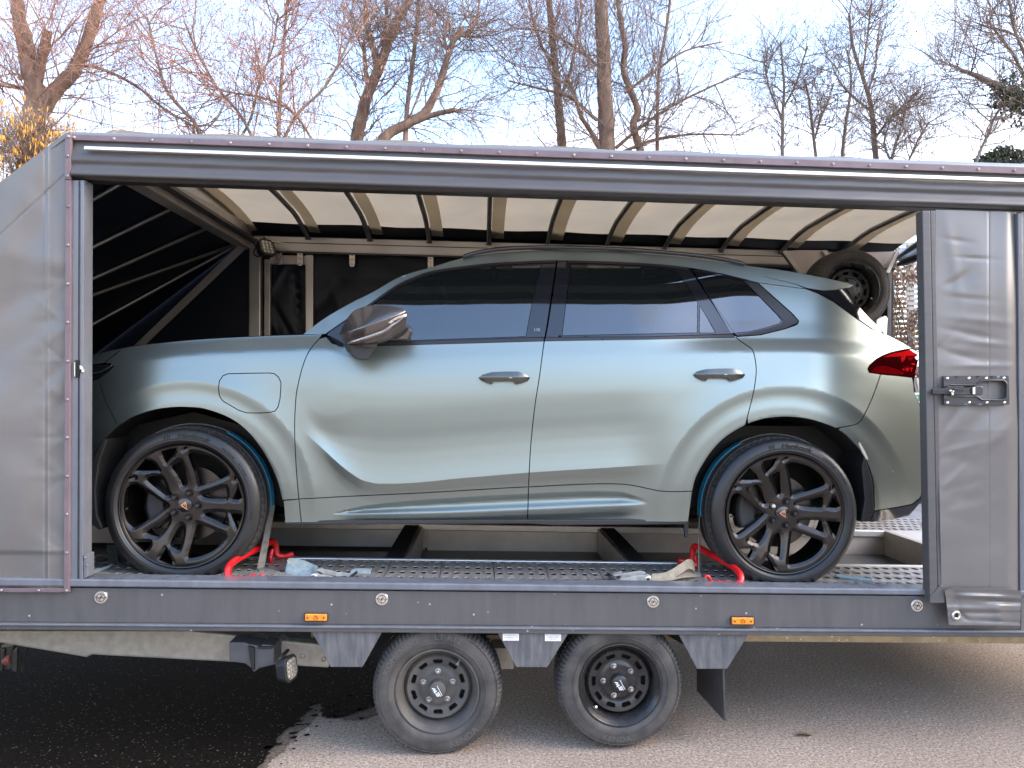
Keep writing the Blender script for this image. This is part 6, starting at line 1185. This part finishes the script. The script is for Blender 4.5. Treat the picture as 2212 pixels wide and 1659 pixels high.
def tree(name, label, cat, Y, limbs, seed, bk, tw, lev=2, twigL=1.2, dens=1.0, group='bare trees behind the trailer', dirup=.06, drop=None, wob=.2, kids=(4, 7), tr=.012, rmin=.0020):
    """limbs: list of (pixel path, start width px, end width px, depth change); twigs grow from the limbs"""
    base_ = W(*limbs[0][0][0], Y); g = Vector((base_.x, Y, 0)); T = root(name, label, cat, g, group); tw_ = Twigs(seed); r3 = random.Random(seed); ppm = FP/Y
    for li, (pp, w0, w1, dY) in enumerate(limbs):
        P_ = limb_path(pp, Y, 5, dY); m = len(P_)
        if li == 0: P_ = [Vector((P_[0].x+r3.uniform(-.1, .1), P_[0].y, -.05)), Vector((P_[0].x, P_[0].y, P_[0].z*.5))]+P_; m = len(P_)
        rad = [(w0+(w1-w0)*i/(m-1))/2/ppm for i in range(m)]
        mb = MB(); nr_ = 12; V = []; mb.tube(P_, rad, nr_, cap=True)
        mb.v = [tuple(Vector(v)+Vector((noise.noise(Vector(v)*9), 0, noise.noise(Vector(v)*9+Vector((5, 0, 0)))))*rad[0]*.16) for v in mb.v]
        obj('trunk' if li == 0 else 'limb', mb, bk, T)
        k = int(dens*(5+m*.74))
        for j in range(k):
            i = r3.randint(2 if li == 0 else 1, m-1); a = P_[i]; t = (P_[i]-P_[i-1]).normalized(); ax_ = Vector((r3.gauss(0, 1), r3.gauss(0, .8), r3.gauss(0, .6))); ax_ = (ax_-t*ax_.dot(t)).normalized(); an = r3.uniform(.5, 1.25)
            tw_.grow(a+ax_*rad[i]*.7, t*math.cos(an)+ax_*math.sin(an), twigL*r3.uniform(.5, 1.15), min(tr*r3.uniform(.6, 1.2), rad[i]*.7+.004), lev, dirup, wob, kids, rmin=rmin)
    tw_.mesh('twigs', tw, T)
    if drop:
        mt, nn, s0, s1, nm = drop; mb = MB()
        for p in r3.sample(tw_.tips, min(nn, len(tw_.tips))):
            for q in range(r3.randint(1, 3)):
                o = p+Vector((r3.uniform(-.03, .03), r3.uniform(-.03, .03), 0)); L_ = r3.uniform(s0, s1); mb.tube([o, o+Vector((r3.uniform(-.006, .006), 0, -L_*.5)), o+Vector((r3.uniform(-.012, .012), 0, -L_))], [.004, .0075, .003], 4, cap=False)
        obj(nm, mb, mt, T, kind='stuff')
    return T
CATY = M('yellow_catkins', (.68, .33, .045), .7, var=.25, vs=20); CATP = M('pinkish_catkins', (.42, .24, .17), .7, var=.2, vs=20)
tree('broken_willow', 'thick forked tree with a broken snag at the far left', 'tree', 11.0, [([(62, 420), (66, 330), (70, 270), (76, 215), (68, 160), (58, 110), (46, 60), (38, 20), (30, -40)], 52, 22, 0), ([(84, 250), (98, 225), (120, 195), (150, 165), (166, 140), (184, 100), (200, 50), (214, 5), (222, -40)], 34, 20, .3), ([(80, 175), (88, 135), (97, 95), (103, 66)], 24, 17, -.2), ([(70, 200), (52, 190), (20, 188), (-20, 180)], 8, 4, 0), ([(166, 142), (205, 145), (250, 162), (300, 190), (350, 232), (400, 262), (440, 284)], 8, 3.5, -.4)], 11, BK1, TW1, lev=2, twigL=1.35, dens=.85)
mb = MB(); r3 = random.Random(2)
tree('hazel_shrub', 'hazel shrub covered in hanging yellow catkins beside the trailer roof corner', 'shrub', 9.0, [([(60, 430), (62, 370), (66, 330), (62, 285)], 7, 4, 0), ([(60, 420), (30, 370), (10, 335), (-15, 305)], 6, 3, -.2), ([(64, 420), (90, 360), (100, 320), (104, 292)], 6, 3, .2), ([(60, 425), (45, 380), (40, 345), (34, 318)], 5, 3, .1)], 21, BK2, TW2, lev=2, twigL=.40, dens=2.6, group='shrubs behind the trailer', drop=(CATY, 520, .03, .085, 'yellow_catkins'), kids=(3, 6), tr=.006)
tree('hazel_tree', 'slender many stemmed hazel with pinkish hanging catkins left of the middle', 'tree', 10.5, [([(600, 330), (603, 260), (606, 200), (612, 120), (616, 60), (622, -20)], 10, 5, 0), ([(440, 310), (418, 262), (392, 235), (360, 195), (345, 150), (330, 90), (320, 40)], 9, 4, .2), ([(600, 330), (640, 250), (700, 190), (740, 120), (770, 50)], 7, 4, .3), ([(560, 330), (520, 250), (470, 190), (430, 120), (400, 50)], 7, 4, -.3), ([(500, 330), (540, 260), (560, 180), (590, 100), (600, 30)], 6, 3, .1), ([(690, 330), (640, 250), (580, 215), (500, 200), (440, 190)], 6, 3, .2)], 31, BK2, TW1, lev=2, twigL=1.15, dens=1.15, drop=(CATP, 520, .025, .06, 'catkins'))
tree('tall_tree', 'tall forked brown tree behind the left half of the trailer roof', 'tree', 12.0, [([(768, 330), (772, 290), (785, 235), (800, 190), (818, 150), (838, 95), (856, 50), (880, 10), (900, -30)], 30, 14, 0), ([(816, 155), (808, 110), (796, 65), (790, 20), (788, -30)], 16, 9, .3), ([(800, 190), (790, 150), (786, 110), (784, 90)], 9, 6, -.2), ([(820, 150), (830, 90), (834, 40), (836, -20)], 10, 6, .5)], 41, BK1, TW2, lev=2, twigL=1.3, dens=1.1)
tree('leaning_tree', 'leaning tree with a crooked limb right of the tall forked tree', 'tree', 11.5, [([(820, 310), (845, 285), (880, 268), (915, 245), (935, 215), (950, 180), (962, 140), (972, 105), (985, 80), (1000, 60)], 24, 9, 0), ([(880, 270), (930, 250), (970, 240), (985, 238)], 13, 9, -.2), ([(968, 112), (960, 85), (965, 60), (970, 40)], 8, 5, .2), ([(985, 82), (1010, 70), (1030, 40), (1036, 0)], 7, 4, .2), ([(875, 310), (880, 230), (890, 150), (900, 60), (905, -20)], 11, 8, .6)], 51, BK1, TW2, lev=2, twigL=1.2, dens=1.0)
tree('broad_tree', 'large dense bare tree with a thick straight trunk near the middle', 'tree', 13.0, [([(1312, 340), (1310, 280), (1306, 200), (1304, 120), (1300, 50), (1296, -40)], 36, 28, 0), ([(1385, 330), (1368, 270), (1378, 240), (1360, 190), (1346, 150), (1350, 100), (1340, 40), (1330, -30)], 17, 10, .2), ([(1300, 330), (1280, 290), (1255, 250), (1240, 200), (1220, 160)], 12, 6, -.3), ([(1420, 330), (1420, 240), (1424, 150), (1440, 60), (1450, -20)], 9, 6, .4), ([(1330, 320), (1390, 270), (1450, 230), (1530, 190), (1600, 160)], 8, 3, -.5), ([(1290, 260), (1230, 210), (1160, 190), (1100, 175)], 8, 3, -.4), ([(1350, 200), (1420, 150), (1480, 110), (1560, 90)], 7, 3, .3), ([(1300, 150), (1240, 100), (1180, 70), (1110, 60)], 7, 3, .3), ([(1340, 330), (1420, 300), (1500, 290), (1600, 292)], 7, 3, -.3)], 61, BK1, TW2, lev=2, twigL=1.5, dens=1.3)
tree('slender_tree', 'straight slender reddish tree left of the thick trunk', 'tree', 13.5, [([(1215, 340), (1212, 290), (1206, 220), (1200, 150), (1192, 70), (1184, -30)], 22, 13, 0), ([(1206, 220), (1230, 160), (1245, 90), (1260, 10)], 8, 5, .3), ([(1200, 150), (1170, 100), (1150, 40), (1140, -20)], 7, 4, -.3)], 71, BK1, TW1, lev=2, twigL=1.3, dens=1.3)
tree('young_tree', 'thin young bare tree right of the large dense tree', 'tree', 14.0, [([(1690, 350), (1690, 300), (1691, 240), (1694, 190), (1690, 140), (1686, 90)], 8, 4, 0), ([(1694, 230), (1720, 180), (1735, 130), (1745, 100)], 5, 3, .2), ([(1690, 260), (1665, 200), (1655, 160), (1650, 120)], 5, 3, .2)], 81, BK2, TW2, lev=2, twigL=.95, dens=1.1, rmin=.0020)
tree('young_tree', 'thin bare tree with dark seed clusters and two close stems', 'tree', 14.5, [([(1764, 350), (1758, 300), (1752, 250), (1746, 205), (1738, 170)], 8, 4, 0), ([(1820, 350), (1822, 310), (1828, 260), (1836, 210), (1838, 160), (1830, 110)], 9, 4, .3), ([(1760, 300), (1775, 250), (1790, 215), (1800, 180)], 5, 3, .1)], 91, BK2, TW2, lev=2, twigL=1.0, dens=1.0, drop=(M('dark_seed_heads', (.06, .045, .035), .8), 160, .03, .06, 'seed_heads'), rmin=.0020)
tree('upright_tree', 'upright fan shaped bare tree with two main stems on the right', 'tree', 13.5, [([(1893, 350), (1888, 300), (1884, 250), (1876, 205), (1862, 160), (1846, 115), (1838, 70), (1834, 30)], 13, 5, 0), ([(1882, 240), (1850, 215), (1820, 185), (1800, 150)], 6, 3, .2), ([(1874, 200), (1890, 150), (1895, 100), (1902, 40)], 6, 3, .2), ([(1862, 160), (1870, 110), (1876, 60), (1880, 20)], 5, 3, -.2), ([(1888, 300), (1920, 260), (1950, 230), (1985, 200)], 5, 3, -.2)], 101, BK2, TW2, lev=2, twigL=1.05, dens=1.05, rmin=.0020)
tree('bushy_sapling', 'low bushy sapling between the upright tree and the ivy clad tree', 'tree', 13.0, [([(1925, 355), (1932, 320), (1945, 280), (1955, 240), (1970, 205)], 6, 3, 0), ([(1925, 350), (1910, 310), (1920, 270), (1935, 230)], 5, 3, .2), ([(1960, 355), (1975, 320), (1990, 290), (2010, 262)], 5, 3, .1)], 111, BK2, TW2, lev=2, twigL=.75, dens=1.3, rmin=.0020)
IV = tree('ivy_clad_tree', 'bare tree with ivy on its limb at the far right edge', 'tree', 11.5, [([(2320, 380), (2290, 300), (2250, 240), (2215, 215), (2190, 205), (2160, 188), (2120, 170), (2080, 152), (2050, 140)], 40, 4, 0), ([(2108, 352), (2120, 320), (2135, 290), (2150, 250), (2180, 210), (2220, 170)], 7, 4, .2), ([(2260, 250), (2220, 180), (2190, 120), (2160, 80), (2130, 40)], 9, 4, .3), ([(2250, 200), (2215, 120), (2190, 60), (2180, 0)], 9, 4, -.2), ([(2230, 100), (2180, 70), (2140, 60), (2110, 50)], 6, 3, .2)], 121, BK2, TW2, lev=2, twigL=1.2, dens=1.15)
IVY = M('ivy_leaves', (.035, .050, .022), .5, var=.4, vs=20, col2=(.085, .085, .040)); r3 = random.Random(8); mb = MB(); lp_ = limb_path([(2290, 300), (2250, 240), (2215, 215), (2190, 205), (2165, 190)], 11.5, 5)
for k in range(1500): p = r3.choice(lp_); leaf(mb, p+Vector((r3.gauss(0, .13), r3.gauss(0, .13), r3.gauss(0, .13))), r3.uniform(.05, .10), r3)
obj('ivy', mb, IVY, IV, kind='stuff')
IB = root('ivy_bush', 'dense dark ivy bush showing just above the trailer roof at the right', 'shrub', (W(2160, 345, 12).x, 12, 0), 'shrubs behind the trailer'); mb = MB(); c = W(2158, 352, 12)
for k in range(2600):
    v_ = Vector((r3.gauss(0, 1), r3.gauss(0, 1), r3.gauss(0, 1))).normalized(); q = Vector((v_.x*.36, v_.y*.4, v_.z*.23))*r3.uniform(.55, 1.1); leaf(mb, c+q+Vector((0, 0, noise.noise(v_*3)*.08)), r3.uniform(.05, .09), r3)
obj('ivy_foliage', mb, IVY, IB, kind='stuff'); mb = MB(); mb.tube([(c.x, c.y, -.05), (c.x+.05, c.y, c.z*.5), (c.x, c.y, c.z)], .06, 8); obj('stem', mb, BK2, IB)
# far thicket of fine twigs that greys the sky behind the trees
for nm, lab, xs_, Y, seed, h in (('thicket', 'far thin thicket of reddish twigs behind the left trees', (-60, 760), 19, 201, 150), ('thicket', 'far thin thicket of grey twigs behind the right trees', (1000, 2260), 20, 202, 255)):
    tw_ = Twigs(seed); r3 = random.Random(seed)
    for k in range(26 if seed == 201 else 24):
        x = xs_[0]+(xs_[1]-xs_[0])*(k+r3.random())/(26 if seed == 201 else 24); p = W(x, 400, Y+r3.uniform(-2, 2)); p.z = 0; d = Vector((r3.gauss(0, .1), r3.gauss(0, .1), 1)).normalized(); top = W(x, h+r3.uniform(-60, 60), Y).z
        tw_.grow(p, d, top, .022, 2, .10, .10, (5, 9), (.3, .8), (.28, .5), .0035)
    T = root(nm, lab, 'thicket', (0, Y, 0), 'thickets'); tw_.mesh('twigs', TW1 if seed == 201 else TW2, T)

# ---- small litter on the asphalt
LF = M('dry_leaf', (.16, .10, .055), .8, var=.3, vs=60)
c = gz(1737, 1585, .012); LV = root('dead_leaf', 'small curled brown leaf lying on the asphalt right of the mudflap', 'leaf', c)
mb = MB(); n = 9; V = []
for i in range(n):
    t = i/(n-1); w_ = .016*math.sin(math.pi*t)**.8+.0005; V += [c+Vector((-.035+.07*t, w_, .006*math.sin(t*5))), c+Vector((-.035+.07*t, 0, -.006+.004*math.sin(t*6))), c+Vector((-.035+.07*t, -w_, .008*math.sin(t*4)))]
mb.add(V, [(3*i+k, 3*i+3+k, 3*i+4+k, 3*i+1+k) for i in range(n-1) for k in range(2)], True); obj('leaf_blade', mb, LF, LV); mb = MB(); mb.tube([c+Vector((.033, 0, 0)), c+Vector((.05, .006, .004)), c+Vector((.062, .004, .001))], .0016, 5); obj('leaf_stalk', mb, LF, LV)
mb = MB(); r3 = random.Random(12)
for k in range(420):
    x, y = r3.uniform(560, 2230), r3.uniform(1400, 1670); p = gz(x, y); s_ = r3.uniform(.0025, .0075)*(1.6 if r3.random() < .06 else 1); a = r3.uniform(0, 6)
    V = [p+Vector((s_*math.cos(a+i*1.57)*r3.uniform(.7, 1.2), s_*math.sin(a+i*1.57)*r3.uniform(.7, 1.2), .001)) for i in range(4)]+[p+Vector((0, 0, s_*r3.uniform(.6, 1)))]; mb.add(V, [(0, 1, 4), (1, 2, 4), (2, 3, 4), (3, 0, 4)])
o = obj('grit', mb, M('grit_stone', (.34, .30, .26), .8, var=.4, vs=50), None, kind='stuff'); o['label'] = 'loose pale grit scattered over the asphalt'; o['category'] = 'grit'

# hedge right of the frame, unseen, put in to block low sky from the car's tail
HG = root('added_hedge', 'unseen brown foliage screen added to block low sky from the car tail', 'added_hedge', (8.4, 3.0, 0), 'shrubs behind the trailer'); r3 = random.Random(44); mb = MB()
for k in range(7000):
    y = r3.uniform(-4.5, 8.6); z = r3.uniform(.05, 2.9); leaf(mb, Vector((8.0+abs(r3.gauss(0, .22))+.2*noise.noise(Vector((y, z, 1))), y, z)), r3.uniform(.10, .22), r3)
obj('hedge_leaves', mb, BRL, HG, kind='stuff'); mb = MB()
for k in range(40): y = -4.4+k*.33; mb.tube([(8.5, y, 0), (8.45+r3.uniform(-.1, .1), y+r3.uniform(-.1, .1), 1.6), (8.5+r3.uniform(-.2, .2), y+r3.uniform(-.2, .2), 2.2)], [.03, .02, .008], 5)
obj('hedge_stems', mb, BARKD, HG, kind='stuff'); mb = MB(); mb.box((8.75, 2.05, 1.3), (.3, 13, 2.6)); obj('hedge_core', mb, M('hedge_inside', (.05, .035, .025), .9), HG)
